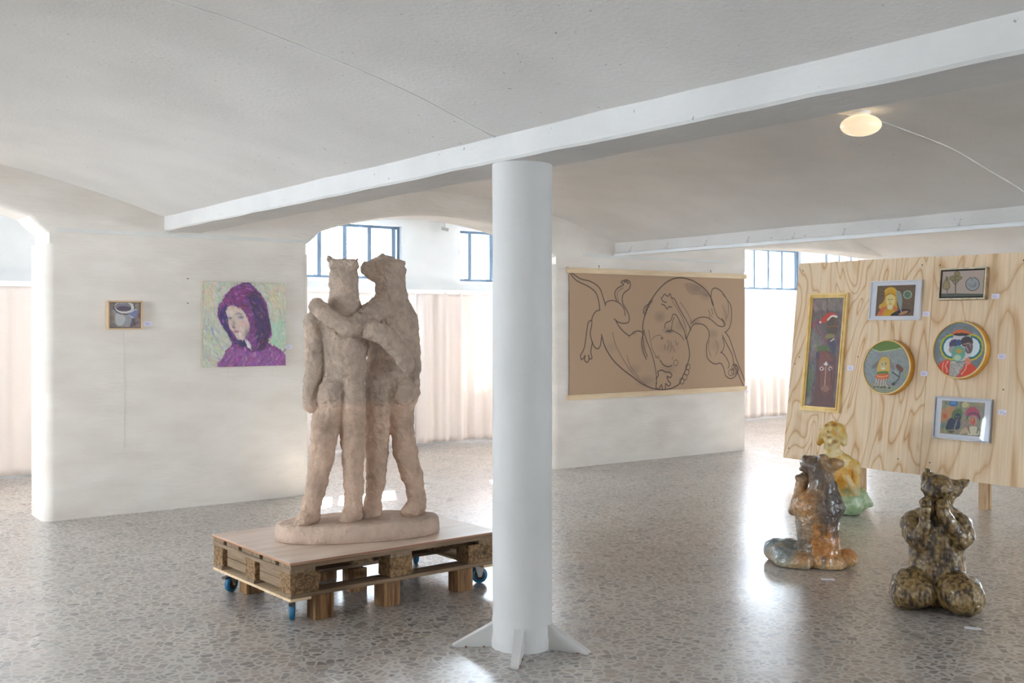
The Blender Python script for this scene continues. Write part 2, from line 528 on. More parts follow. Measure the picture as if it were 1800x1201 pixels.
# upper part with arches
bmw = bmesh.new()
INS = 0.045
segs = []
cols = []
for i in range(0, len(edges_x), 2):
    a, b = edges_x[i], edges_x[i + 1]
    a += INS if i else 0
    b -= INS if i + 2 < len(edges_x) else 0
    cols.append(('pier', a, b))
    if i + 2 < len(edges_x):
        cols.append(('arch', b, edges_x[i + 2] + INS, i // 2))
pts = []           # (x, z_bottom) outline along the bottom edge
for c in cols:
    if c[0] == 'pier':
        pts += [(c[1], IMP), (c[2], IMP)]
    else:
        A, B = OPEN[c[3]]
        for x in np.linspace(c[1], c[2], 41):
            pts.append((x, max(arch_z(min(max(x, A), B), A, B), IMP + .02)))
TOPZ = 3.08
fr = [[bmw.verts.new((x, y, z)) for x, z in pts] for y in (YW, YW2)]
tp = [[bmw.verts.new((x, y, TOPZ)) for x, z in pts] for y in (YW, YW2)]
for k in range(len(pts) - 1):
    if abs(pts[k + 1][0] - pts[k][0]) > 1e-6:
        bmw.faces.new((fr[0][k], fr[0][k + 1], tp[0][k + 1], tp[0][k]))
        bmw.faces.new((fr[1][k + 1], fr[1][k], tp[1][k], tp[1][k + 1]))
    bmw.faces.new((fr[0][k + 1], fr[0][k], fr[1][k], fr[1][k + 1]))
bmesh.ops.remove_doubles(bmw, verts=bmw.verts, dist=1e-5)
wl_ = bmw.edges.layers.float.new('bevel_weight_edge')
for e in bmw.edges:
    a, b = e.verts
    if abs(a.co.y - b.co.y) < 1e-4 and min(a.co.z, b.co.z) < 3 and max(a.co.z, b.co.z) < 2.9 and not (abs(a.co.z - IMP) < 1e-4 and abs(b.co.z - IMP) < 1e-4):
        e[wl_] = 1.0
up = obj('wall_middle', bmw, M['wall'], kind='structure')
bv = up.modifiers.new('round', 'BEVEL'); bv.width = 0.03; bv.segments = 3; bv.limit_method = 'WEIGHT'
up.name = 'wall_middle.001'

# outer wall with the high windows
bmw = bmesh.new()
zb = [(-.02, 0.85), (1.99, 2.15), (2.83, 3.08)]
for z0, z1 in zb:
    box(bmw, X0, X1, YO, YO2, z0, z1)
ex = [X0] + [v for ab in WIN for v in ab] + [X1]
for i in range(0, len(ex), 2):
    for z0, z1 in ((0.85, 1.99), (2.15, 2.83)):
        box(bmw, ex[i], ex[i + 1], YO, YO2, z0, z1)
obj('wall_back', bmw, M['aisle'], kind='structure')
# ledge above the curtains
bmw = bmesh.new()
box(bmw, X0, X1, YO - .12, YO, 2.02, 2.10, bev=.006)
obj('trim_1', bmw, M['aisle'], kind='structure')
bmw = bmesh.new()
box(bmw, X0, X1, YO - .22, YO - .12, 1.965, 2.02, bev=.004)
obj('trim_2', bmw, M['white'], kind='structure')

wn = 1
for (a, b) in WIN:
    for (z0, z1) in ((2.15, 2.83), (0.85, 1.99)):
        w = empty('window_%d' % wn, ((a + b) / 2, YO + .1, z0)); w['kind'] = 'structure'; wn += 1
        hw = (b - a) / 2
        bm = bmesh.new()
        t = 0.035
        box(bm, -hw, hw, -.03, .03, 0, t); box(bm, -hw, hw, -.03, .03, z1 - z0 - t, z1 - z0)
        box(bm, -hw, -hw + t, -.03, .03, t, z1 - z0 - t); box(bm, hw - t, hw, -.03, .03, t, z1 - z0 - t)
        obj('window_frame', bm, M['steel_bar'] if z0 > 2 else M['white'], w)
        k = 0
        x = hw - 0.10
        while x > -hw + .1:
            obj('mullion', bx(x - .028, x + .028, -.05, .05, t, z1 - z0 - t), M['steel_bar'], w)
            x -= 0.347
        obj('pane', bx(-hw + t, hw - t, -.003, .003, t, z1 - z0 - t), M['pane'], w)
        portal((a + b) / 2, YO2 + .02, (z0 + z1) / 2, b - a, z1 - z0, (math.radians(-90), 0, 0))

# side and rear walls, with unseen windows added and sized for fill light
def wall_with_windows(name, axis, pos, th, a0, a1, wins, z0, z1):
    global wn
    bm = bmesh.new()
    def bb(u0, u1, q0, q1):
        if axis == 'x': box(bm, pos, pos + th, u0, u1, q0, q1)
        else: box(bm, u0, u1, pos, pos + th, q0, q1)
    bb(a0, a1, -.02, z0); bb(a0, a1, z1, 3.08)
    ee = [a0] + [v for ab in wins for v in ab] + [a1]
    for i in range(0, len(ee), 2): bb(ee[i], ee[i + 1], z0, z1)
    obj(name, bm, M['wall'], kind='structure')
    for (a, b) in wins:
        m_ = (a + b) / 2
        c = (pos + th / 2, m_, z0) if axis == 'x' else (m_, pos + th / 2, z0)
        w = empty('window_%d' % wn, c, math.radians(90) if axis == 'x' else 0); w['kind'] = 'structure'; wn += 1
        hw = (b - a) / 2; H = z1 - z0; t = .05
        bm2 = bmesh.new()
        box(bm2, -hw, hw, -.03, .03, 0, t); box(bm2, -hw, hw, -.03, .03, H - t, H)
        for q in (-hw, -t / 2, hw - t): box(bm2, q, q + t, -.03, .03, t, H - t)
        obj('window_frame', bm2, M['white'], w)
        obj('pane', bx(-hw + t, hw - t, -.003, .003, t, H - t), M['pane'], w)
        inward = 1 if th < 0 else -1
        if axis == 'x':
            portal(pos + th, m_, (z0 + z1) / 2, H, b - a, (0, math.radians(-90 if th < 0 else 90), 0))
        else:
            portal(m_, pos + th, (z0 + z1) / 2, b - a, H, (math.radians(90), 0, 0))


wall_with_windows('wall_left', 'x', X0, -.3, YB, YO2, SIDE_WIN, 0.9, 2.15)
wall_with_windows('wall_right', 'x', X1, .3, YB, YO2, RIGHT_WIN, 0.9, 2.15)
wall_with_windows('wall_front', 'y', YB, -.3, X0, X1, BACK_WIN, 0.9, 2.15)

# column with floor fins
cc = (3.20, 4.27)
colr = 0.148
root = empty('column', (cc[0], cc[1], 0)); root['kind'] = 'structure'
n, mz = 64, 150
P = np.zeros((mz, n + 1, 3))
for i, z in enumerate(np.linspace(0.0, BEAM_Z + .012, mz)):
    for k in range(n + 1):
        a = 2 * math.pi * (k % n) / n
        r = colr + 0.0025 * mnoise.noise((math.cos(a) * 2, math.sin(a) * 2, z * 3)) + 0.0012 * mnoise.noise((math.cos(a) * 9, math.sin(a) * 9, z * 14))
        if z < 0.16: r += 0.007 * (1 - z / 0.16) + 0.004 * mnoise.noise((math.cos(a) * 6, math.sin(a) * 6, z * 40))
        P[i, k] = (r * math.cos(a), r * math.sin(a), z)
link('shaft', grid_mesh('shaft', P), M['column'], root, True)
c_, s_ = math.cos(YAW), math.sin(YAW)
for ang, ln, hh in ((185, .345, .115), (264, .385, .12), (335, .355, .12), (95, .35, .115)):
    an = math.radians(ang)
    dx, dy = math.cos(an), math.sin(an)              # camera right / forward
    d = Vector((c_ * dx + s_ * dy, -s_ * dx + c_ * dy, 0))
    q = Vector((-d.y, d.x, 0))
    bm = bmesh.new()
    prof = [(0.10, 0.0), (ln, 0.0), (ln + .004, 0.012), (ln - .02, 0.022), (colr + .0, hh), (0.10, hh + .02)]
    f = [[bm.verts.new(d * u + q * s2 * .019 * (1.0 if u > .2 else 1.25) + Vector((0, 0, z))) for u, z in prof] for s2 in (-1, 1)]
    bm.faces.new(f[0]); bm.faces.new(f[1][::-1])
    for k in range(len(prof)):
        bm.faces.new((f[0][k], f[1][k], f[1][(k + 1) % len(prof)], f[0][(k + 1) % len(prof)]))
    bmesh.ops.bevel(bm, geom=bm.edges[:], offset=.004, segments=2, affect='EDGES')
    obj('fin', bm, M['column'], root)
    bm = bmesh.new()
    for _ in range(5):
        u = random.uniform(colr + .02, ln - .02)
        p = d * u + q * random.choice((-1, 1)) * .021
        bmesh.ops.create_icosphere(bm, subdivisions=1, radius=random.uniform(.003, .007), matrix=Matrix.Translation(p + Vector((0, 0, .003))))
    obj('rust_spot', bm, M['rust'], root, kind='stuff')

# picture rails and rails on the beam
for lbl, a, b in (('thin white picture rail on the wall above the purple portrait', 2.16, 4.37), ('thin white picture rail on the wall above the large drawing', 7.70, 9.98)):
    t = empty('picture_rail', (a, YW, 2.35)); tag(t, lbl, 'picture rail', 'picture rails')
    obj('rail', bx(0, b - a, -.016, 0.002, -.018, .012, bev=.002), M['ivory'], t)
    for k in range(6):
        bm = bmesh.new(); lathe(bm, [(.004, 0), (.004, .004)], 8, axis='y', c=(.12 + k * (b - a - .2) / 5, -.016, 0))
        obj('screw', bm, M['chrome'], t)
t = empty('hook_rail', (8.17, YW, 2.40)); tag(t, 'long white rail with small hooks along the far beam', 'hook rail')
obj('rail', bx(-.020, .004, -9.0, -.01, -.045, -.022, bev=.002), M['white'], t)
obj('rail', bx(-.050, .004, -9.0, -.01, -.050, -.044), M['white'], t)
for k in range(12):
    y = -.29 - k * .5635
    bm = bmesh.new()
    tube(bm, [(.0, y, .045), (-.016, y, .04), (-.02, y, .02), (-.018, y, 0.0), (-.03, y, -.012), (-.042, y, -.002), (-.042, y, .01)], .0035, 6)
    obj('hook', bm, M['chrome'], t)
bm = bmesh.new(); tube(bm, [(-.03, -.3 - k * .2, -.018 - .005 * (k % 2)) for k in range(30)], .004, 6)
obj('cable', bm, M['white'], t)
# camera bracket on the pier between the windows
t = empty('security_camera', (7.62, YO - .10, 2.93)); tag(t, 'tiny white ceiling camera near the high windows behind the column', 'camera')
bm = bmesh.new(); tube(bm, [(0, 0, 0.0), (0, 0, -.09)], .012, 8); obj('bracket', bm, M['chrome'], t)
bm = bmesh.new(); tube(bm, [(-.05, 0, -.10), (.03, -.03, -.12)], .022, 10); obj('camera_body', bm, M['chrome'], t)

# curtains
CUR = [(-4.6, -2.0, .018), (-1.95, 0.6, .02), (0.62, 3.3, .012), (3.33, 7.1, .011), (7.13, 10.0, .03), (10.05, 12.9, .028), (12.93, 15.6, .036)]
CL = ['pale pink pleated curtain far left of the wall openings', 'pale pink curtain behind the left part of the wall', 'pale pink curtain seen through the leftmost arch',
      'pale pink nearly flat curtain behind the pair of clay bears', 'pale pink deeply pleated curtain right of the clay bears behind the column',
      'pale pink curtain behind the wall with the large drawing', 'pale pink pleated curtain between the large drawing and plywood board']
for (a, b, amp), lb in zip(CUR, CL):
    nx, nz = int((b - a) / .014), 26
    P = np.zeros((nx, nz, 3))
    ph = random.random() * 9
    for i, x in enumerate(np.linspace(a, b, nx)):
        u = x * 24 + 2.2 * mnoise.noise((x * 1.3, ph, 0))
        for j in range(nz):
            v = j / (nz - 1)
            z = 0.055 + v * 1.935 + (0.006 * math.sin(u * .5) if j == 0 else 0)
            A = amp * (1 + .25 * (1 - v) * mnoise.noise((x * 3, v * 2, ph))) * (1.0 if v < .97 else .6)
            y = YO - .20 + A * (math.sin(u + .35 * mnoise.noise((x, v * 1.5, ph))) + .35 * math.sin(u * 2.3 + ph)) - .008 * (1 - v)
            P[i, j] = (x, y, z)
    me = grid_mesh('curtain', P)
    o = link('curtain', me, M['curtain'], None, True)
    md = o.modifiers.new('cloth', 'SOLIDIFY'); md.thickness = .002
    tag(o, lb, 'curtain', 'pale pink curtains under the high windows')

# ceiling lamp
t = empty('ceiling_lamp', (5.77, 4.15, vault(5.77))); tag(t, 'oval opal glass lamp glowing warm on the vaulted ceiling', 'lamp')
bm = bmesh.new(); lathe(bm, [(.055, 0.02), (.06, -.01), (.052, -.022)], 32); obj('lamp_base', bm, M['white'], t, True)
bm = bmesh.new()
prof = [(max(.126 * math.cos(u), .002), -.086 + .067 * math.sin(u)) for u in np.linspace(-math.pi / 2, math.pi / 2, 24)]
lathe(bm, prof, 48); obj('lamp_shade', bm, M['lamp'], t, True)

# ------------------------------------------------------------------ painted pictures: a small painter
class Canvas:
    def __init__(s, w, h, quad, bgc):
        s.w, s.h = w, h
        s.a = np.ones((h, w, 3)) * np.array(bgc, float)
        A = []; B = []
        for (x, y), (u, v) in zip(quad, ((0, 0), (1, 0), (0, 1), (1, 1))):
            A.append([x, y, 1, 0, 0, 0, -u * x, -u * y]); B.append(u)
            A.append([0, 0, 0, x, y, 1, -v * x, -v * y]); B.append(v)
        s.H = np.append(np.linalg.solve(np.array(A, float), np.array(B, float)), 1).reshape(3, 3)
        s.Y, s.X = np.mgrid[0:h, 0:w].astype(float) + .5

    def uv(s, p):
        q = np.c_[np.array(p, float), np.ones(len(p))] @ s.H.T
        q = q[:, :2] / q[:, 2:]
        return q * [s.w, s.h]

    def blend(s, mask, col, sl=None):
        col = np.array(col, float)
        t = s.a if sl is None else s.a[sl]
        t[...] = t * (1 - mask[..., None]) + col * mask[..., None]

    def poly(s, p, col, al=1.0, smooth=True):
        q = s.uv(p)
        if smooth: q = cr(q, True)
        ins = np.zeros((s.h, s.w), bool)
        n = len(q)
        for i in range(n):
            x0, y0 = q[i]; x1, y1 = q[(i + 1) % n]
            if y0 == y1: continue
            c = ((s.Y >= min(y0, y1)) & (s.Y < max(y0, y1)) & (s.X < (x1 - x0) * (s.Y - y0) / (y1 - y0) + x0))
            ins ^= c
        s.blend(ins * al, col)
        return ins

    def ell(s, cx, cy, rx, ry, col, al=1.0, soft=0.0, ring=0.0):
        a = np.linspace(0, 2 * math.pi, 28, endpoint=False)
        p = [(cx + rx * math.cos(t), cy + ry * math.sin(t)) for t in a]
        if ring:
            s.line(p + p[:2], ring, col, al)
        elif soft:
            q = s.uv([(cx, cy), (cx + rx, cy), (cx, cy + ry)])
            d = np.hypot((s.X - q[0, 0]) / abs(q[1, 0] - q[0, 0]), (s.Y - q[0, 1]) / abs(q[2, 1] - q[0, 1]))
            s.blend(np.clip((1 - d) / soft, 0, 1) * al, col)
        else:
            s.poly(p, col, al, False)

    def line(s, p, wd, col, al=1.0, smooth=True, taper=False):
        """wd in canvas pixels"""
        q = s.uv(p)
        if smooth and len(q) > 2: q = cr(q, False)
        s.seg(q, wd, col, al)

    def seg(s, q, wd, col, al=1.0):
        m = int(wd + 3)
        x0 = int(max(q[:, 0].min() - m, 0)); x1 = int(min(q[:, 0].max() + m, s.w))
        y0 = int(max(q[:, 1].min() - m, 0)); y1 = int(min(q[:, 1].max() + m, s.h))
        if x1 <= x0 or y1 <= y0: return
        D = np.full((y1 - y0, x1 - x0), 1e9)
        for i in range(len(q) - 1):
            ax, ay = q[i]; bx_, by = q[i + 1]
            u0 = int(max(min(ax, bx_) - m, x0)) - x0; u1 = int(min(max(ax, bx_) + m, x1)) - x0
            v0 = int(max(min(ay, by) - m, y0)) - y0; v1 = int(min(max(ay, by) + m, y1)) - y0
            if u1 <= u0 or v1 <= v0: continue
            X = s.X[v0 + y0:v1 + y0, u0 + x0:u1 + x0]; Y = s.Y[v0 + y0:v1 + y0, u0 + x0:u1 + x0]
            dx, dy = bx_ - ax, by - ay
            L = dx * dx + dy * dy + 1e-9
            t = np.clip(((X - ax) * dx + (Y - ay) * dy) / L, 0, 1)
            d = np.hypot(X - ax - t * dx, Y - ay - t * dy)
            D[v0:v1, u0:u1] = np.minimum(D[v0:v1, u0:u1], d)
        mask = np.clip(wd / 2 + .5 - D, 0, 1) * al
        s.blend(mask, col, (slice(y0, y1), slice(x0, x1)))

    def grain(s, amt, sc=1):
        n = rng.normal(0, amt, (s.h // sc + 2, s.w // sc + 2, 1))
        n = np.repeat(np.repeat(n, sc, 0), sc, 1)[:s.h, :s.w]
        s.a = s.a + n

    def daub(s, n, ln, wd, jit, angf=None, al=.8):
        """short brush strokes carrying the colour under them"""
        for _ in range(n):
            x, y = rng.uniform(0, s.w), rng.uniform(0, s.h)
            c = s.a[int(y), int(x)] + rng.normal(0, jit, 3) + rng.normal(0, jit)
            an = angf(x / s.w, y / s.h) if angf else rng.uniform(0, 3.14)
            an += rng.normal(0, .35)
            l = ln * rng.uniform(.5, 1.3)
            d = np.array([math.cos(an), math.sin(an)]) * l / 2
            s.seg(np.array([[x, y] - d, [x, y] + d]), wd * rng.uniform(.6, 1.3), c, al)


def cr(q, closed):
    q = np.asarray(q)
    n = len(q)
    out = []
    for i in range(n if closed else n - 1):
        if closed: p = [q[(i + k) % n] for k in (-1, 0, 1, 2)]
        else: p = [q[max(i - 1, 0)], q[i], q[i + 1], q[min(i + 2, n - 1)]]
        for t in (0, .2, .4, .6, .8):
            out.append(.5 * (2 * p[1] + (p[2] - p[0]) * t + (2 * p[0] - 5 * p[1] + 4 * p[2] - p[3]) * t * t + (3 * p[1] - p[0] - 3 * p[2] + p[3]) * t ** 3))
    if not closed: out.append(q[-1])
    return np.array(out)


def tolin(a, gain=1.0):
    a = np.clip(a / 255, 0, 1)
    return np.clip(np.where(a <= .04045, a / 12.92, ((a + .055) / 1.055) ** 2.4) * gain, 0, 1)


def set_paint(me, cols):
    at_ = me.color_attributes.new('paint', 'FLOAT_COLOR', 'POINT')
    c = np.ones((len(cols), 4), np.float32); c[:, :3] = cols
    at_.data.foreach_set('color', c.ravel())


ART_GAIN = 1.12


def art(name, cv, w, h, parent, mat, y=0.0, relief=0.0, z0=0.0, x0=0.0):
    """the flat painted surface, local x to the right and z up, facing -y"""
    ny, nx = cv.h, cv.w
    u = np.linspace(0, 1, nx); v = np.linspace(0, 1, ny)
    P = np.zeros((ny, nx, 3))
    P[..., 0] = x0 + u[None, :] * w
    P[..., 2] = z0 + h - v[:, None] * h
    P[..., 1] = y
    if relief:
        P[..., 1] -= relief * np.clip((cv.a.mean(2) - 90) / 120, 0, 1)
    me = grid_mesh(name, P)
    set_paint(me, tolin(cv.a, ART_GAIN).reshape(-1, 3))
    return link(name, me, mat, parent, True)


def art_disc(name, cv, r, parent, mat, y):
    rings, n = 60, 150
    P = [(0, y, 0)]; uv = [(.5, .5)]
    for i in range(1, rings + 1):
        for k in range(n):
            a = 2 * math.pi * k / n
            q = i / rings
            P.append((r * q * math.cos(a), y, r * q * math.sin(a)))
            uv.append((.5 + .5 * q * math.cos(a), .5 - .5 * q * math.sin(a)))
    fs = [(0, 1 + (k + 1) % n, 1 + k) for k in range(n)]
    for i in range(rings - 1):
        for k in range(n):
            a, b = 1 + i * n + k, 1 + i * n + (k + 1) % n
            fs.append((a, b, b + n, a + n))
    me = bpy.data.meshes.new(name)
    me.from_pydata(P, [], fs)
    uv = np.array(uv)
    ix = np.clip((uv[:, 0] * cv.w).astype(int), 0, cv.w - 1); iy = np.clip((uv[:, 1] * cv.h).astype(int), 0, cv.h - 1)
    set_paint(me, tolin(cv.a, ART_GAIN)[iy, ix])
    return link(name, me, mat, parent, True)


def frame_bars(bm, w, h, t, y0, y1, bev=.002, x0=0.0, z0=0.0):
    """four mitred-looking frame members around the rectangle (0..w, 0..h), t wide, inside"""
    box(bm, x0, x0 + w, y0, y1, z0, z0 + t, bev=bev); box(bm, x0, x0 + w, y0, y1, z0 + h - t, z0 + h, bev=bev)
    box(bm, x0, x0 + t, y0, y1, z0 + t, z0 + h - t, bev=bev); box(bm, x0 + w - t, x0 + w, y0, y1, z0 + t, z0 + h - t, bev=bev)


# ---- purple hooded portrait on the wall
Q = [(108, 105), (1083, 115), (85, 1115), (1053, 1085)]
cv = Canvas(210, 205, Q, (190, 190, 172))
bgc = [(176, 168, 170), (184, 186, 172), (196, 178, 146), (156, 178, 156), (168, 174, 176), (188, 186, 164), (184, 182, 168)]
for _ in range(900):
    x, y = rng.uniform(0, 1), rng.uniform(0, 1)
    c = np.array(bgc[rng.integers(0, 7)], float)
    if x > .8 and y < .35: c = np.array((206, 190, 160.))
    if x > .82 and .45 < y < .8: c = np.array((158, 196, 168.))
    if x < .15 and y < .3: c = np.array((212, 190, 160.))
    an = math.atan2(y - .45, x - .5) + 1.57 + rng.normal(0, .4)
    d = np.array([math.cos(an), math.sin(an)]) * rng.uniform(5, 13)
    p = np.array([x * cv.w, y * cv.h])
    cv.seg(np.array([p - d, p + d]), rng.uniform(2, 4), c * .97 + rng.normal(0, 6, 3), .6)
cv.line([(200, 650), (212, 720)], 4, (120, 140, 190), .8)
hood = [(560, 125), (640, 118), (720, 180), (800, 270), (850, 380), (868, 500), (890, 620), (895, 730), (850, 800), (900, 855), (1000, 905), (1045, 980), (1055, 1100), (700, 1110), (305, 1125), (325, 990), (400, 880), (425, 820), (370, 700), (310, 610), (270, 500), (290, 380), (370, 290), (430, 190)]
cv.poly(hood, (112, 48, 112))
cv.poly([(640, 240), (730, 220), (805, 330), (855, 480), (885, 640), (860, 760), (800, 900), (730, 930), (715, 760), (700, 600), (690, 480), (655, 380)], (66, 30, 78))
cv.poly([(330, 410), (385, 400), (395, 560), (405, 660), (480, 790), (560, 800), (600, 870), (500, 850), (400, 740), (320, 610), (295, 500)], (52, 28, 92))
cv.poly([(400, 880), (560, 900), (720, 930), (880, 880), (1000, 920), (1050, 1000), (1055, 1100), (305, 1120), (330, 980)], (136, 76, 136))
cv.poly([(400, 230), (520, 160), (620, 200), (560, 330), (400, 380), (310, 380)], (118, 40, 110))
for _ in range(1300):
    x, y = rng.uniform(240, 1060), rng.uniform(110, 1110)
    q = cv.uv([(x, y)])[0]
    if not (0 <= q[0] < cv.w and 0 <= q[1] < cv.h): continue
    b0 = cv.a[int(q[1]), int(q[0])]
    if b0[0] - b0[1] < 18: continue
    c = b0 * rng.uniform(.7, 1.25) + np.array([rng.normal(0, 14), rng.normal(0, 8), rng.normal(0, 14)])
    if rng.random() < .10: c = np.array((186, 130, 178.)) * rng.uniform(.8, 1.1)
    an = (math.atan2(y - 560, x - 560) + 1.57) if y < 850 else rng.uniform(-1.4, -.6)
    d = np.array([math.cos(an), math.sin(an)]) * rng.uniform(2, 7)
    cv.seg(np.array([q - d, q + d]), rng.uniform(1.2, 2.6), c, .75)
cv.poly([(368, 440), (420, 388), (500, 400), (570, 450), (618, 540), (642, 640), (610, 720), (575, 780), (520, 812), (480, 760), (440, 690), (402, 640), (388, 540)], (200, 180, 168))
cv.ell(608, 715, 50, 90, (120, 104, 112), .75, .9); cv.ell(600, 610, 30, 60, (176, 140, 134), .6, .9); cv.ell(430, 470, 50, 50, (214, 200, 186), .7, .9); cv.ell(530, 760, 30, 40, (206, 188, 170), .7, .9)
cv.ell(560, 610, 60, 50, (214, 168, 158), .7, .8)
cv.ell(455, 600, 28, 60, (150, 128, 122), .8, .7)
cv.ell(412, 535, 32, 16, (96, 92, 112), .9, .6); cv.ell(545, 525, 38, 17, (92, 96, 120), .9, .6)
cv.line([(470, 500), (510, 478), (560, 490)], 2.4, (120, 104, 104), .8)
cv.ell(485, 692, 48, 20, (164, 96, 104), .85, .6)
cv.line([(440, 640), (470, 650)], 2, (110, 84, 84), .8)
cv.poly([(578, 780), (612, 790), (655, 860), (645, 890), (600, 865)], (206, 200, 200))
cv.poly([(500, 790), (570, 800), (600, 870), (530, 840)], (44, 26, 76))
cv.daub(2600, 6, 2.2, 11, lambda x, y: 1.2, al=.55)
w, h = 0.775, 0.752
t = empty('canvas_painting', (3.365, YW, 1.207)); tag(t, 'oil portrait of a person in a purple hood on the white wall', 'painting')
obj('stretcher', bx(0, w, -.032, -.001, 0, h, bev=.002), M['canvas_edge'], t)
art('canvas', cv, w - .004, h - .004, t, M['oil'], -.034, .003, .002, .002)

# ---- small still life of a pot
Q = [(300, 295), (1040, 300), (262, 930), (1000, 925)]
cv = Canvas(120, 110, Q, (122, 108, 98))
cv.daub(300, 14, 4, 8, lambda x, y: 1.2)
cv.poly([(395, 470), (400, 640), (395, 800), (460, 880), (600, 900), (760, 890), (850, 820), (860, 640), (850, 500)], (140, 136, 138))
cv.poly([(430, 600), (560, 560), (660, 700), (560, 870), (440, 840)], (176, 174, 172), .8)
cv.poly([(840, 600), (900, 800), (840, 890), (760, 890), (800, 760)], (84, 66, 80), .9)
cv.ell(650, 420, 245, 165, (84, 74, 80))
cv.ell(650, 410, 235, 160, (192, 190, 180))
cv.ell(620, 400, 195, 110, (120, 112, 122)); cv.ell(640, 450, 175, 68, (82, 66, 80))
cv.ell(600, 300, 150, 40, (170, 165, 170), .8, .6)
cv.line([(400, 380), (420, 480), (540, 580), (720, 590)], 2.4, (56, 48, 54))
cv.poly([(780, 540), (900, 460), (950, 500), (930, 640), (860, 690), (780, 650)], (110, 112, 150))
cv.line([(800, 540), (900, 470), (945, 480)], 3, (196, 194, 190)); cv.line([(780, 630), (850, 680)], 4, (180, 176, 184))
cv.line([(880, 350), (905, 430)], 3, (36, 24, 30)); cv.ell(985, 620, 34, 90, (104, 44, 42), .8, .7)
cv.line([(860, 860), (960, 780)], 6, (66, 50, 52), .6)
cv.daub(900, 5, 1.6, 8, al=.5)
w, h = .287, .242
t = empty('framed_painting', (2.560, YW, 1.539)); tag(t, 'small painting of a grey pot in a pale wood frame', 'painting')
bm = bmesh.new(); frame_bars(bm, w, h, .014, -.040, -.001); obj('frame', bm, M['maple'], t)
obj('backing', bx(.014, w - .014, -.022, -.012, .014, h - .014), M['shadow_gap'], t)
art('canvas', cv, w - .036, h - .036, t, M['oil'], -.026, 0, .018, .018)

# ---- large charcoal drawing between battens
Q = [(80, 80), (1530, 128), (85, 1105), (1528, 1020)]
cv = Canvas(680, 340, Q, (171, 143, 117))
cv.grain(1.5)
K = (84, 66, 58); KS = (116, 94, 82)
def L(p, w_=2.2, c=K, al=.85): cv.line(p, w_ + .3, c, al)
def SH(p, al=.3, c=(106, 90, 82)): cv.poly(p, c, al)
for cx_, cy_, rx, ry, al in ((1140, 210, 90, 50, .30), (1210, 270, 60, 55, .30), (830, 450, 60, 60, .34), (900, 560, 60, 40, .34), (1000, 520, 60, 60, .22), (1120, 490, 60, 35, .34), (1270, 590, 55, 55, .3), (720, 980, 100, 60, .3), (900, 880, 80, 60, .2), (620, 880, 70, 50, .2), (1290, 680, 70, 60, .18), (1380, 430, 50, 110, .16), (700, 680, 30, 110, .22), (430, 700, 60, 60, .12), (900, 700, 120, 60, .14), (1450, 900, 60, 70, .15)):
    cv.ell(cx_, cy_, rx, ry, (100, 86, 80), al, 1.0)
SH([(1035, 180), (1100, 170), (1180, 215), (1240, 280), (1180, 270), (1080, 260)], .25)
# left animal: tail, legs, body
L([(88, 90), (140, 150), (240, 200), (300, 250), (325, 320), (335, 395)], 3)
L([(100, 85), (170, 135), (260, 160), (330, 210), (362, 290), (380, 350)], 3)
L([(380, 360), (390, 330), (440, 315), (500, 340), (535, 385), (545, 440)], 2.6)
L([(475, 320), (458, 260), (480, 215), (530, 185), (510, 165), (530, 150), (560, 145), (585, 165), (580, 215), (530, 260), (522, 330), (560, 400), (578, 450), (575, 490), (540, 505), (490, 495), (455, 470)], 3)
L([(490, 325), (478, 270), (490, 235), (530, 210)], 2, KS)
for p in ((540, 160), (556, 158), (568, 170)): cv.ell(p[0], p[1], 8, 10, (92, 74, 66), .8)
L([(335, 395), (300, 410), (272, 460), (268, 520), (258, 600), (285, 690), (318, 715), (340, 690), (350, 620)], 3)
L([(268, 480), (240, 500), (225, 590), (212, 690), (195, 740), (178, 770), (185, 805), (205, 790), (215, 770), (212, 810), (232, 828), (248, 800), (242, 770), (255, 800), (272, 790), (262, 740), (275, 660)], 3)
L([(350, 600), (380, 700), (440, 800), (520, 880), (600, 940), (700, 1010), (800, 1045), (900, 1045), (980, 1010), (1010, 960), (1055, 850), (1075, 760), (1060, 660), (1040, 600)], 3.4)
L([(440, 580), (470, 690), (540, 820), (620, 930), (720, 1010)], 2, KS)
L([(560, 770), (590, 860), (660, 950)], 1.8, KS)
L([(470, 490), (510, 550), (560, 595), (585, 605), (620, 575), (665, 568), (690, 590), (680, 660), (695, 740), (720, 800)], 3)
L([(690, 600), (700, 700), (730, 780)], 2.4)
L([(575, 625), (590, 600), (630, 585)], 2, KS)
# round back and right animal
L([(695, 600), (690, 520), (710, 430), (740, 350), (800, 250), (870, 175), (940, 135), (1010, 126), (1090, 145), (1160, 185), (1220, 240), (1255, 300), (1272, 350)], 3.4)
L([(700, 560), (720, 640), (760, 740), (790, 850), (805, 960), (800, 1000)], 2.6)
L([(740, 560), (760, 680), (790, 760), (830, 800)], 2.2, KS)
L([(760, 320), (735, 345), (705, 370), (695, 410), (710, 440)], 2.6)
for p in ((762, 318), (748, 335), (735, 360), (722, 385), (712, 410)): cv.ell(p[0], p[1], 9, 12, K, .85, ring=1.8)
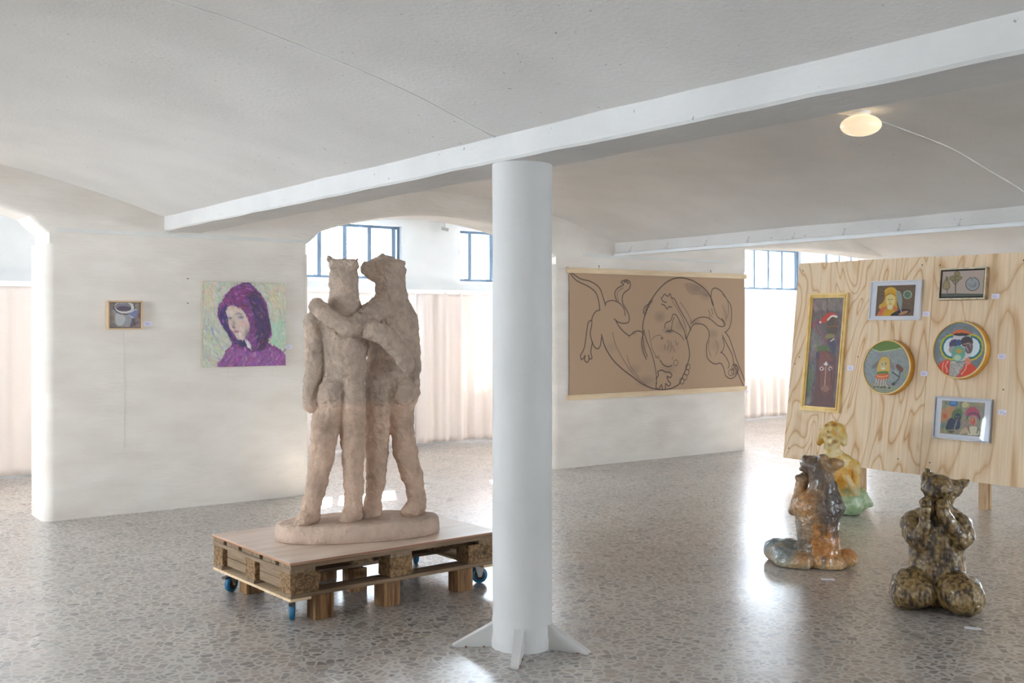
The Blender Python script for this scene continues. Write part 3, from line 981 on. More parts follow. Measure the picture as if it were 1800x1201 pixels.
# paw on the back
L([(845, 345), (870, 355), (890, 385), (905, 365), (930, 370)], 2.8)
L([(850, 290), (870, 262), (895, 280), (915, 258), (925, 290), (950, 300), (975, 350), (1020, 430), (1060, 500), (1085, 560)], 2.8)
L([(840, 290), (855, 320), (885, 330)], 2.6); L([(930, 300), (940, 330), (985, 400), (1035, 500), (1050, 600)], 2.2, KS)
L([(1000, 330), (1060, 420), (1085, 480), (1080, 540)], 2, KS)
L([(870, 540), (880, 500), (920, 480), (940, 430), (970, 440), (1000, 500), (1030, 560), (1045, 630)], 2.6)
L([(925, 560), (935, 490), (950, 455)], 2.2); L([(880, 570), (920, 560), (950, 570), (1000, 600), (1030, 640)], 2.2)
cv.ell(910, 570, 35, 14, (84, 70, 66), .7, .8); cv.ell(848, 625, 16, 18, (84, 70, 66), .7, .8)
L([(765, 640), (790, 610), (840, 600)], 2, KS); L([(1050, 630), (1100, 520), (1150, 505), (1200, 520), (1235, 570), (1235, 620), (1215, 680), (1215, 750), (1230, 800), (1280, 835), (1330, 830), (1355, 870), (1370, 930), (1410, 955), (1450, 935), (1470, 890), (1460, 850), (1430, 845)], 3)
L([(1090, 500), (1140, 460), (1200, 450), (1250, 470), (1310, 520), (1355, 525), (1365, 500), (1340, 460)], 2.8)
L([(1270, 360), (1252, 300), (1258, 230), (1290, 210), (1340, 240), (1380, 300), (1415, 360), (1420, 450), (1405, 530), (1375, 570)], 3)
L([(1275, 370), (1300, 440), (1345, 480), (1362, 520)], 2.4); L([(1340, 260), (1385, 310), (1395, 400), (1380, 460)], 2, KS); L([(1345, 350), (1370, 420), (1375, 480)], 2, KS)
for p in ((1232, 390), (1255, 380), (1240, 415), (1262, 405), (1235, 440), (1255, 435)): cv.line([(p[0], p[1]), (p[0] + 6, p[1] + 22)], 2, K, .8)
L([(1365, 570), (1400, 620), (1435, 720), (1460, 800), (1500, 900), (1528, 975)], 3)
L([(1345, 600), (1390, 690), (1425, 760), (1440, 840), (1480, 930), (1515, 1015)], 3)
L([(1345, 620), (1360, 680), (1345, 730), (1330, 740), (1350, 750), (1380, 790), (1400, 840), (1390, 870)], 2.6)
L([(1240, 640), (1228, 700), (1250, 770)], 2, KS); L([(1290, 640), (1310, 700), (1290, 760)], 2, KS)
for p in ((1415, 905), (1440, 895), (1455, 880), (1445, 860)): cv.ell(p[0], p[1], 22, 26, K, .8, ring=2)
# face of the lower animal, hands
for a_, b_, c_2 in (((895, 640), (905, 680), (890, 725)), ((960, 640), (970, 680), (985, 660)), ((920, 650), (925, 700), (915, 740)), ((935, 690), (945, 720), (960, 740)), ((870, 680), (872, 700), (868, 720)), ((790, 780), (810, 785), (830, 770))): L([a_, b_, c_2], 2, KS)
L([(835, 810), (860, 845), (900, 860), (930, 850)], 3); cv.ell(962, 828, 18, 24, K, .7, ring=2)
cv.line([(930, 800), (940, 780)], 2, KS)
L([(800, 960), (820, 930), (815, 900), (850, 890), (880, 905), (910, 905), (930, 930), (915, 950), (890, 940), (900, 975), (920, 1000), (900, 1020), (880, 1000), (875, 1050), (855, 1055), (845, 1010), (820, 1045), (800, 1030), (805, 990)], 3.2)
for p in ((1062, 862), (1052, 905), (1036, 945), (1012, 978)):
    cv.ell(p[0], p[1], 18, 24, K, .85, ring=2.4)
t = empty('hanging_drawing', (7.475, YW, 0.745)); tag(t, 'large brown paper drawing of two intertwined animals hung between pine battens', 'drawing')
wd, hd = 2.87, 1.46
for j in range(2):
    z = 0 if j == 0 else hd - .06
    obj('batten', bx(-.01, wd + .01, -.035, -.003, z, z + .058, bev=.002), M['pine'], t)
art('drawing_paper', cv, wd - .03, 1.355, t, M['paper'], -.016, 0, .052, .015)
for x in (.44, 2.24):
    bm = bmesh.new(); tube(bm, [(x, -.02, hd - .004), (x, -.024, hd + .02), (x, -.015, hd + .03), (x + .012, -.01, hd + .03)], .004, 6)
    obj('clip', bm, M['dark'], t)

# ---- wall labels
def caption(loc, w, h, lbl, mat=None, dot=False, flat=False):
    cvl = Canvas(28, 14, [(0, 0), (1, 0), (0, 1), (1, 1)], (224, 220, 236))
    for k, y in enumerate((.34, .52, .68)):
        cvl.line([(.2 + .02 * k, y), (.72 - .06 * (k == 0), y)], .8, (150, 142, 190), .7, False)
    if dot: cvl.ell(.86, .76, .06, .10, (150, 40, 70))
    if mat is not None: t = empty('caption_card', mat=mat)
    else: t = empty('caption_card', loc)
    obj('card', bx(-w / 2, w / 2, -.003, -.0003, -h / 2, h / 2), M['card'], t)
    art('print', cvl, w - .002, h - .002, t, M['paper'], -.0034, 0, -h / 2 + .001, -w / 2 + .001)
    tag(t, lbl, 'label', 'caption cards beside the artworks')
    return t


caption((2.90, YW, 1.59), .075, .040, 'small white caption card right of the little pot painting')
caption((4.185, YW, 1.376), .055, .036, 'small white caption card at the right edge of the purple portrait')
caption((10.352, YW - .036, .735), .05, .045, 'small white caption card at the lower right corner of the large drawing')

# nylon hanging threads are visible as faint lines on the wall
for x, z0, z1, lb in ((2.70, .55, 1.53, 'pale thread hanging below the little pot painting'), (3.60, .90, 1.19, 'pale thread hanging below the purple portrait, left one'), (4.02, 1.0, 1.19, 'pale thread hanging below the purple portrait, right one')):
    bm = bmesh.new(); tube(bm, [(x, YW - .004, z1), (x + .004, YW - .004, (z0 + z1) / 2), (x, YW - .004, z0)], .0013, 5)
    o = obj('hanging_thread', bm, M['ivory'], smooth=True); tag(o, lb, 'thread')
for x, z, lb in ((3.243, 1.979, 'small dark nail in the wall left of the purple portrait, upper one'), (3.243, 1.767, 'small dark nail in the wall left of the purple portrait, lower one')):
    bm = bmesh.new(); lathe(bm, [(.005, -.006), (.005, .002)], 10, c=(x, YW, z), axis='y')
    o = obj('nail', bm, M['dark']); tag(o, lb, 'nail')

# ------------------------------------------------------------------ leaning plywood display board
lean = math.atan2(.25, 1.96)
ez = Vector((math.sin(lean), 0, math.cos(lean))); exv = Vector((0, -1, 0)); eyv = ez.cross(exv)
BM = Matrix(((exv.x, eyv.x, ez.x, 8.6), (exv.y, eyv.y, ez.y, 7.10), (exv.z, eyv.z, ez.z, .24), (0, 0, 0, 1)))


def onboard(s, u, y=0.0):
    return BM @ Matrix.Translation((s, y, u))


t = empty('display_board', mat=BM); tag(t, 'leaning plywood display board holding six framed pictures', 'display board')
o = obj('plywood_sheet', bx(0, 1.522, 0, .018, 0, 1.976), M['ply_a'], t)
o = obj('plywood_sheet', bx(1.526, 3.05, 0, .018, 0, 1.97), M['ply_b'], t)
scr = [(.055, 1.90), (.06, .10), (1.40, 1.90), (1.58, 1.89), (1.30, .12), (.05, .95), (.79, 1.04), (1.22, .98), (1.62, .12), (2.35, 1.9), (.10, 1.02), (2.25, .80)]
for a, b in scr:
    bm = bmesh.new(); lathe(bm, [(.007, -.0015), (.004, -.001), (.004, .003)], 10, c=(a, 0, b), axis='y'); obj('screw', bm, M['dark'], t)
# back battens and feet (upright posts behind the sheets)
for s in (.10, .86, 2.05, 2.95):
    obj('batten', bx(s, s + .045, .018, .065, .02, 1.9), M['pine_v'], t)
inv = BM.inverted()
for s_, parts in ((.805, ((8.70, 8.745),)), (2.05, ((8.66, 8.70), (8.712, 8.745)))):
    yw = 7.10 - s_
    for x0, x1 in parts:
        bm = bmesh.new()
        box(bm, x0, x1, yw - .070, yw, 0.0, .50, bev=.002)
        bm.transform(inv)
        obj('leg', bm, M['pine_v'], t)

# ---- gold-framed horse painting
Q = [(150, 125), (415, 122), (88, 1068), (358, 1088)]
cv = Canvas(100, 290, Q, (104, 90, 92))
cv.poly([(140, 110), (430, 110), (420, 240), (140, 230)], (128, 116, 112), .9, False)
cv.ell(150, 520, 120, 160, (122, 120, 116), .8, .8); cv.ell(110, 830, 70, 180, (84, 104, 74), .9, .7)
cv.ell(110, 1020, 60, 60, (130, 130, 130), .7, .8); cv.ell(340, 420, 60, 260, (92, 84, 96), .7, .8)
cv.daub(900, 12, 3, 7, lambda x, y: 1.3)
cv.poly([(190, 545), (280, 540), (290, 580), (260, 590), (200, 590)], (86, 100, 60), .9)
cv.poly([(180, 600), (230, 585), (300, 590), (345, 640), (345, 800), (335, 1000), (370, 1100), (80, 1100), (150, 1030), (180, 860), (185, 700)], (98, 66, 62), .85)
cv.poly([(215, 600), (250, 590), (285, 610), (330, 700), (320, 900), (285, 960), (240, 950), (215, 880), (205, 720)], (120, 78, 70), .9)
cv.line([(264, 700), (262, 800), (256, 900)], 3, (176, 158, 138), .8)
cv.poly([(245, 705), (265, 680), (285, 708)], (200, 205, 205))
for x in (230, 302):
    cv.ell(x, 738, 17, 18, (196, 176, 176)); cv.ell(x, 738, 9, 10, (70, 50, 60))
cv.ell(262, 915, 36, 30, (142, 102, 92), .9); cv.line([(240, 930), (265, 950), (300, 930)], 1.6, (80, 50, 50))
cv.ell(310, 690, 30, 18, (96, 66, 76), .9); cv.poly([(180, 600), (195, 590), (205, 640), (190, 650)], (70, 64, 92))
cv.line([(200, 330), (150, 350), (180, 400), (270, 510)], 2, (146, 60, 70)); cv.line([(180, 310), (165, 370)], 2, (170, 60, 70))
cv.ell(312, 375, 48, 95, (84, 72, 58), .95); cv.ell(345, 330, 22, 40, (98, 80, 66), .9)
cv.poly([(205, 335), (235, 290), (285, 252), (335, 262), (352, 285), (300, 295), (270, 325), (235, 345)], (176, 62, 46))
cv.line([(275, 315), (310, 282), (350, 290)], 5, (214, 206, 198)); cv.ell(212, 335, 9, 10, (220, 214, 206))
cv.line([(270, 375), (340, 370), (360, 380)], 2, (150, 88, 60)); cv.poly([(270, 440), (330, 440), (325, 475), (260, 475)], (132, 122, 76), .9)
cv.poly([(275, 490), (330, 480), (345, 600), (310, 600)], (64, 66, 82), .8); cv.line([(300, 500), (330, 480)], 3, (200, 180, 160))
cv.line([(190, 680), (170, 860), (140, 1040)], 2.5, (70, 62, 86), .8); cv.line([(310, 740), (318, 880)], 4, (70, 52, 60), .7); cv.line([(210, 760), (212, 880)], 3, (84, 56, 58), .7)
cv.daub(1400, 6, 1.6, 7, lambda x, y: 1.45, al=.4)
w, h = .462, 1.170
t = empty('framed_painting', mat=onboard(.178, .490)); tag(t, 'tall narrow painting of a horse head in a wide gold frame', 'painting')
bm = bmesh.new()
frame_bars(bm, w, h, .022, -.032, -.001, .003); obj('frame', bm, M['gold_edge'], t)
bm = bmesh.new(); frame_bars(bm, w - .036, h - .036, .020, -.040, -.004, .005, .018, .018); obj('frame', bm, M['gold'], t)
bm = bmesh.new(); frame_bars(bm, w - .068, h - .068, .014, -.028, -.004, .003, .034, .034); obj('frame', bm, M['gold_edge'], t)
art('canvas', cv, w - .09, h - .09, t, M['oil'], -.014, 0, .045, .045)
obj('backing', bx(.04, w - .04, -.012, -.002, .04, h - .04), M['shadow_gap'], t)

# ---- white-framed girl
def white_framed(mat_, w, h, cv, ix, iz, iw, ih, lbl, fr):
    t = empty('framed_print', mat=mat_); tag(t, lbl, 'picture')
    bm = bmesh.new(); frame_bars(bm, w, h, .012, -.030, -.001); obj('frame', bm, fr, t)
    obj('mount', bx(.012, w - .012, -.016, -.002, .012, h - .012), M['mat_board'], t)
    art('print', cv, iw, ih, t, M['paper'], -.0175, 0, iz, ix)
    bm = bmesh.new(); bm.faces.new([bm.verts.new(p) for p in ((.012, -.0235, .012), (w - .012, -.0235, .012), (w - .012, -.0235, h - .012), (.012, -.0235, h - .012))]); obj('glass', bm, M['pane'], t)
    return t


Q = [(172, 212), (508, 210), (158, 482), (490, 485)]
cv = Canvas(130, 110, Q, (112, 92, 74))
cv.daub(600, 8, 2, 7)
cv.ell(437, 298, 38, 38, (176, 180, 160)); cv.ell(437, 298, 30, 31, (96, 124, 104)); cv.daub(40, 3, 1, 8)
cv.poly([(240, 250), (290, 225), (335, 245), (350, 300), (345, 380), (350, 420), (300, 440), (250, 430), (200, 420), (190, 390), (225, 360), (240, 320)], (206, 158, 62))
cv.poly([(185, 490), (195, 440), (215, 405), (260, 400), (330, 400), (352, 430), (355, 490)], (204, 120, 84))
cv.poly([(230, 490), (240, 430), (280, 410), (320, 420), (330, 490)], (206, 158, 52))
cv.ell(290, 345, 42, 56, (220, 200, 136)); cv.poly([(262, 395), (310, 395), (300, 425), (270, 420)], (222, 210, 170))
cv.line([(250, 300), (290, 285), (330, 300)], 2.2, (150, 100, 40)); cv.line([(240, 262), (290, 240), (335, 262)], 5, (216, 176, 76))
for x in (275, 303): cv.line([(x - 7, 335), (x + 7, 337)], 1.5, (90, 70, 50))
cv.line([(288, 340), (284, 365)], 1, (150, 110, 60)); cv.line([(281, 376), (297, 377)], 1.8, (170, 70, 50))
cv.poly([(345, 262), (375, 275), (392, 330), (388, 400), (378, 430), (360, 390), (345, 330)], (150, 162, 160))
cv.poly([(290, 480), (330, 448), (400, 425), (455, 430), (455, 455), (400, 480), (340, 490)], (58, 56, 66))
cv.poly([(360, 470), (400, 445), (445, 440), (430, 460), (390, 475)], (190, 132, 92)); cv.line([(380, 430), (390, 460)], 4, (150, 162, 160))
cv.ell(205, 440, 18, 26, (210, 90, 70), .8, .6); cv.ell(335, 425, 16, 18, (220, 110, 90), .8, .6)
cv.daub(500, 3, 1.2, 8, al=.4)
white_framed(onboard(.886, 1.39), .540, .372, cv, .070, .040, .403, .287, 'white framed picture of a yellow-haired girl with a dark plate', M['frame_white'])
# ---- box-framed trees
Q = [(757, 90), (1118, 80), (740, 328), (1100, 330)]
cv = Canvas(120, 80, Q, (166, 150, 140))
cv.poly([(735, 300), (860, 300), (1105, 312), (1105, 340), (730, 340)], (82, 88, 80), 1, False)
cv.line([(740, 298), (860, 299), (1105, 310)], 2, (60, 66, 56))
O_ = (72, 66, 44)
for cx_, cy_, rx, ry in ((868, 158, 38, 30), (836, 155, 22, 20), (895, 152, 28, 18), (880, 112, 24, 22)):
    cv.ell(cx_, cy_, rx, ry, (128, 118, 82)); cv.ell(cx_, cy_, rx, ry, O_, .8, ring=1.2)
cv.line([(866, 298), (866, 210), (866, 170)], 3.6, (104, 92, 60)); cv.line([(864, 215), (838, 180)], 2, (84, 76, 50)); cv.line([(868, 215), (895, 175)], 2, (84, 76, 50))
cv.poly([(795, 135), (812, 190), (818, 235), (800, 258), (775, 255), (758, 235), (770, 190)], (142, 126, 92)); cv.line([(795, 290), (794, 250)], 2, O_)
cv.line([(795, 135), (812, 190), (818, 235), (800, 258), (775, 255), (758, 235), (770, 190), (795, 135)], 1.3, O_)
cv.line([(792, 150), (794, 180)], 2, O_)
cv.ell(1012, 212, 58, 62, (142, 146, 148)); cv.ell(1012, 212, 58, 62, (62, 60, 56), .9, ring=2)
for k in range(9): cv.line([(960 + k * 12, 200 + 6 * (k % 3)), (1000 + k * 4, 240), (1040, 230 - k * 5)], .9, (106, 112, 116), .8)
cv.poly([(1000, 150), (1015, 148), (1014, 175)], (168, 152, 142)); cv.line([(1003, 150), (1012, 178)], 1.4, (60, 56, 52))
w, h = .447, .283
t = empty('framed_painting', mat=onboard(1.606, 1.568)); tag(t, 'small painting of two trees and a grey ball in a worn cream box frame', 'painting')
bm = bmesh.new(); frame_bars(bm, w, h, .014, -.050, -.044, .001); obj('frame', bm, M['cream_frame'], t)
bm = bmesh.new(); frame_bars(bm, w, h, .013, -.044, -.001, .001); obj('frame', bm, M['cream_side'], t)
obj('backing', bx(.012, w - .012, -.02, -.01, .012, h - .012), M['shadow_gap'], t)
art('canvas', cv, w - .052, h - .052, t, M['oil'], -.036, 0, .026, .026)
obj('stretcher', bx(.026, w - .026, -.0355, -.02, .026, h - .026), M['shadow_gap'], t)

# ---- round paintings
def round_painting(mat_, r, cv, lbl):
    t = empty('round_painting', mat=mat_); tag(t, lbl, 'painting')
    bm = bmesh.new()
    n = 72
    prof = [(r, -.001), (r, -.066), (r - .004, -.070), (r - .013, -.070), (r - .014, -.062), (r - .014, -.001)]
    rings = [[bm.verts.new((a * math.cos(2 * math.pi * k / n), y, a * math.sin(2 * math.pi * k / n))) for k in range(n)] for a, y in prof]
    for i in range(len(rings) - 1):
        for k in range(n):
            f = bm.faces.new((rings[i][k], rings[i][(k + 1) % n], rings[i + 1][(k + 1) % n], rings[i + 1][k]))
            f.material_index = 1 if i in (1, 2) else 0
    o = obj('frame', bm, M['gold_rim'], t, True); o.data.materials.append(M['gold_edge'])
    art_disc('canvas', cv, r - .014, t, M['oil'], -.061)


Q = [(70, 705), (480, 705), (70, 1168), (480, 1168)]
cv = Canvas(150, 150, Q, (130, 138, 138))
cv.daub(700, 12, 3, 5, lambda x, y: .6)
cv.poly([(60, 700), (490, 690), (490, 740), (400, 762), (210, 798), (110, 765)], (92, 118, 52), 1, False)
cv.line([(115, 768), (210, 800), (395, 765)], 3, (168, 176, 130))
cv.poly([(60, 1050), (200, 1090), (480, 1120), (490, 1180), (60, 1180)], (140, 144, 118), .8)
cv.poly([(215, 870), (170, 905), (142, 935), (150, 955), (185, 945), (215, 910)], (112, 106, 104)); cv.poly([(300, 860), (325, 900), (352, 940), (340, 960), (310, 940), (292, 900)], (122, 112, 112))
cv.poly([(220, 820), (228, 850), (215, 870)], (150, 130, 100)); cv.poly([(292, 812), (300, 860), (280, 850)], (160, 140, 110))
cv.poly([(205, 1010), (195, 930), (215, 870), (255, 845), (295, 870), (305, 930), (300, 1000)], (196, 160, 70))
cv.ell(250, 920, 34, 42, (186, 168, 120)); cv.line([(262, 890), (266, 925)], 1.6, (110, 96, 60)); cv.ell(236, 912, 7, 5, (90, 90, 80)); cv.ell(272, 905, 7, 5, (90, 90, 80)); cv.ell(246, 952, 20, 9, (208, 200, 180))
cv.poly([(200, 985), (240, 975), (290, 975), (292, 1005), (200, 1008)], (84, 116, 58))
cv.poly([(188, 1010), (240, 998), (300, 1000), (298, 1040), (240, 1052), (190, 1040)], (196, 92, 42)); cv.line([(195, 1018), (240, 1026), (295, 1012)], 1.8, (226, 190, 150))
for a, b in ((195, 180), (215, 212), (240, 245), (262, 272), (285, 312)):
    cv.line([(a, 1045), (a - 3, 1085), (b, 1115)], 4, (186, 176, 160)); cv.line([(a + 6, 1045), (a + 4, 1085), (b + 6, 1105)], 1.4, (104, 66, 54)); cv.ell(b, 1118, 11, 9, (72, 66, 58))
cv.line([(335, 980), (380, 1010), (400, 1020)], 4, (64, 64, 70)); cv.poly([(375, 905), (425, 945), (410, 980), (362, 935)], (108, 72, 60)); cv.line([(400, 970), (390, 1040), (345, 1085)], 4, (84, 84, 84)); cv.ell(350, 1085, 16, 12, (60, 62, 66))
cv.line([(440, 950), (446, 1020)], 3, (160, 150, 70))
cv.daub(900, 4, 1.4, 7, al=.4)
round_painting(onboard(1.148, .948), .254, cv, 'round gold-rimmed painting with a goat-like figure under a green corner')
Q = [(692, 545), (1158, 545), (692, 1035), (1158, 1035)]
cv = Canvas(160, 160, Q, (112, 122, 124))
cv.daub(800, 12, 3, 6, lambda x, y: .3)
for cx_ in (860, 1030):
    for k, (rx, ry, c) in enumerate(((112, 118, (186, 172, 40)), (98, 104, (40, 112, 84)), (88, 94, (36, 96, 136)), (78, 84, (196, 210, 214)))):
        cv.ell(cx_, 765, rx, ry, c)
cv.ell(942, 760, 108, 130, (186, 182, 184))
cv.ell(880, 740, 50, 44, (66, 62, 92)); cv.ell(990, 715, 56, 48, (60, 50, 56)); cv.ell(1012, 770, 36, 52, (96, 80, 84)); cv.ell(870, 790, 40, 34, (150, 136, 136))
cv.ell(915, 730, 26, 34, (58, 76, 118)); cv.line([(960, 740), (1010, 730), (1030, 760)], 2, (190, 150, 140)); cv.line([(985, 760), (1010, 800)], 2, (200, 170, 160))
cv.ell(922, 820, 62, 70, (92, 148, 132)); cv.ell(925, 800, 40, 30, (190, 140, 60), .9, .6); cv.ell(915, 860, 45, 36, (176, 196, 168), .9, .5); cv.ell(880, 905, 30, 10, (196, 190, 170))
cv.poly([(855, 655), (880, 618), (940, 608), (1000, 625), (1020, 648), (940, 660)], (204, 96, 40)); cv.ell(938, 652, 76, 14, (44, 42, 44))
cv.poly([(735, 1045), (740, 950), (765, 905), (800, 890), (845, 885), (850, 1045)], (198, 58, 32)); cv.poly([(985, 930), (990, 880), (1030, 900), (1090, 950), (1130, 1045), (905, 1045)], (200, 60, 32))
cv.poly([(850, 900), (880, 912), (985, 900), (970, 950), (910, 1045), (850, 1045)], (178, 172, 166), 1, False)
for k in range(11): cv.line([(850 + k * 13, 905), (848 + k * 12, 1040)], .8, (100, 92, 90), .8, False); cv.line([(850, 910 + k * 13), (985 - k * 6, 910 + k * 13)], .8, (100, 92, 90), .8, False)
cv.ell(1012, 890, 28, 32, (206, 120, 92)); cv.ell(1012, 890, 16, 18, (190, 150, 130), .9, ring=1.6)
for p in ([(790, 905), (785, 960), (800, 1010)], [(830, 895), (812, 940), (830, 975), (822, 1010)], [(1000, 925), (995, 960), (960, 1010)]): cv.line(p, 2.2, (226, 190, 170))
cv.daub(900, 4, 1.3, 7, al=.35)
round_painting(onboard(1.858, 1.122), .254, cv, 'round gold-rimmed painting of a figure in a red jacket with rainbow loops')

# ---- white-framed pair
Q = [(372, 245), (1132, 290), (345, 820), (1105, 880)]
cv = Canvas(135, 100, Q, (146, 142, 122))
cv.daub(700, 9, 3, 8)
cv.poly([(370, 420), (560, 350), (620, 420), (560, 520), (400, 620), (355, 600)], (196, 138, 96), .8); cv.ell(430, 520, 50, 60, (196, 84, 60), .7, .7)
cv.ell(575, 300, 80, 52, (78, 110, 160)); cv.ell(575, 290, 55, 32, (96, 140, 190)); cv.ell(400, 680, 60, 60, (104, 140, 140), .8, .7)
cv.ell(790, 328, 68, 58, (196, 186, 138)); cv.ell(770, 325, 70, 60, (84, 80, 90), .7, ring=1.6)
cv.poly([(560, 560), (560, 450), (640, 395), (720, 400), (720, 560)], (96, 116, 84)); cv.ell(655, 540, 58, 70, (60, 72, 80)); cv.ell(632, 530, 9, 8, (170, 190, 200)); cv.ell(672, 535, 9, 8, (170, 190, 200)); cv.line([(635, 580), (665, 582)], 1.6, (190, 120, 120))
cv.poly([(450, 750), (480, 620), (540, 550), (620, 590), (700, 600), (690, 740), (600, 750)], (62, 68, 88)); cv.line([(640, 600), (600, 740)], 3, (140, 160, 170)); cv.ell(545, 790, 60, 26, (110, 96, 76), .9); cv.ell(540, 795, 12, 14, (50, 40, 40))
cv.poly([(800, 520), (810, 420), (880, 360), (970, 380), (1040, 460), (1050, 560), (920, 520)], (176, 82, 104)); cv.line([(820, 560), (850, 490), (930, 470), (1010, 500), (1040, 580)], 4, (76, 72, 92))
cv.ell(930, 600, 72, 90, (166, 150, 132)); cv.ell(920, 610, 46, 74, (196, 96, 84)); cv.ell(915, 580, 20, 30, (206, 160, 110), .9, .6); cv.line([(938, 590), (945, 640)], 1.4, (120, 70, 60)); cv.ell(935, 680, 14, 8, (150, 40, 50))
cv.poly([(840, 830), (860, 720), (930, 690), (1010, 720), (1030, 830), (940, 850)], (206, 196, 172)); cv.line([(845, 720), (870, 810)], 3, (104, 84, 70)); cv.line([(1015, 730), (1000, 810)], 3, (104, 84, 70))
cv.poly([(700, 800), (760, 730), (830, 720), (830, 800), (720, 830)], (196, 170, 140), .8); cv.ell(770, 640, 40, 110, (176, 128, 140), .6, .8); cv.ell(1060, 470, 50, 60, (146, 150, 140), .6, .8)
cv.daub(700, 4, 1.4, 8, al=.4)
white_framed(onboard(1.640, .341), .532, .370, cv, .066, .046, .400, .290, 'white framed picture of two figures, lowest picture on the plywood board', M['frame_silver'])

for s, u, lb, dt in ((.714, .931, 'caption card on the plywood right of the gold horse painting', 0), (1.478, 1.449, 'caption card right of the yellow-haired girl picture', 0),
                     (1.500, .907, 'caption card right of the round goat painting', 0), (2.123, 1.597, 'caption card right of the small tree painting', 0),
                     (2.216, 1.08, 'caption card right of the round red jacket painting', 0), (2.254, .609, 'caption card with a red dot right of the lowest picture', 1)):
    caption(None, .072, .044, lb, onboard(s, u), bool(dt))

# cards lying on the floor
for (x, y, rz, lb) in ((5.544, 4.229, -40, 'small white card on the floor before the brown and blue kneeling sculpture'), (5.269, 3.104, -62, 'small white card on the floor before the olive brown fox sculpture'), (7.874, 5.484, -50, 'small white card on the floor behind the olive brown fox sculpture')):
    t = bx(-.04, .04, -.018, .018, .0005, .003)
    o = obj('caption_card', t, M['card']); o.location = (x, y, 0); o.rotation_euler = (0, 0, math.radians(rz)); tag(o, lb, 'label', 'caption cards lying on the floor')

# ------------------------------------------------------------------ pallet trolley
PR = math.radians(2.6)
t = empty('pallet_trolley', (2.415, 5.262, 0), PR); tag(t, 'wooden pallet trolley on posts and blue castors under the bear statue', 'trolley')
PL, PW = 1.405, 1.0
o = obj('platform', bx(-.004, PL, -.004, PW, .3165, .330, bev=.0015), M['platform_ply'], t)
obj('platform_edge', bx(-.0055, PL + .001, -.0055, PW + .001, .3175, .3285), M['ply_edge'], t)
# five deck boards along x (gaps show on the left side)
for y0, y1 in ((0, .135), (.175, .33), (.37, .60), (.64, .80), (.845, .995)):
    obj('deck_board', bx(.002, PL - .002, y0, y1, .291, .316, bev=.002, jit=.001), M['old_wood_x'], t)
for x0, x1 in ((0.0, .15), (.625, .77), (1.25, 1.40)):
    obj('stringer_board', bx(x0, x1, .004, .99, .268, .2905, bev=.002, jit=.001), M['old_wood_y'], t)
blocks = []
for x0, x1 in ((.004, .172), (.625, .775), (1.175, 1.40)):
    for y0, y1 in ((.006, .135), (.43, .56), (.86, .99)):
        blocks.append(obj('block', bx(x0, x1, y0, y1, .157, .2675, bev=.003, jit=.001), M['chipblock'], t))
for x0, x1 in ((.03, .055), (1.35, 1.375)):
    for y0, y1 in ((.14, .428), (.562, .858)):
        for z0, z1 in ((.160, .210), (.213, .264)):
            obj('infill_plank', bx(x0, x1, y0, y1, z0, z1, bev=.002), M['old_wood_y'], t)
for y0, y1 in ((.0, .125), (.44, .55), (.87, .99)):
    obj('bottom_board', bx(.002, 1.40, y0, y1, .136, .1565, bev=.002, jit=.001), M['old_wood_x'], t)
for x0, x1 in ((.0, .125), (1.28, 1.405)):
    obj('castor_strip', bx(x0, x1, .0, .99, .121, .1355, bev=.001), M['light_ply'], t)
# stamped ovals on the blocks
def stamp(x, w_, h_, z, letters):
    bm = bmesh.new()
    tube(bm, [(x + w_ * math.cos(a), .0045, z + h_ * math.sin(a)) for a in np.linspace(0, 2 * math.pi, 33)], .0016, 5)
    st = {'E': [[(1, 0), (0, 0), (0, 1), (1, 1)], [(0, .5), (.8, .5)]], 'U': [[(0, 1), (0, .1), (.5, 0), (1, .1), (1, 1)]], 'R': [[(0, 0), (0, 1), (.9, 1), (.9, .55), (0, .5)], [(.4, .5), (1, 0)]],
          'P': [[(0, 0), (0, 1), (1, 1), (1, .5), (0, .5)]], 'A': [[(0, 0), (.5, 1), (1, 0)], [(.2, .4), (.8, .4)]], 'L': [[(0, 1), (0, 0), (1, 0)]], 'F': [[(1, 1), (0, 1), (0, 0)], [(0, .5), (.8, .5)]]}
    n = len(letters); lw = w_ * 1.3 / n
    for i, ch in enumerate(letters):
        for s in st[ch]:
            tube(bm, [(x - w_ * .65 + i * lw + p[0] * lw * .7, .0045, z + (p[1] - .5) * h_ * .85) for p in s], .0016, 5)
    obj('stamp', bm, M['dark'], t)
stamp(.09, .062, .038, .213, 'EUR')
stamp(1.29, .070, .038, .215, 'FRAL')
for x, y in ((.150, .0), (.575, .0), (1.09, .0), (.60, .40), (.10, .74), (.60, .76), (1.09, .76)):
    z1 = .121 if x < .12 else .1355
    obj('post', bx(x, x + .112, y, y + .10, 0.0, z1, bev=.003, jit=.001), M['post'], t)


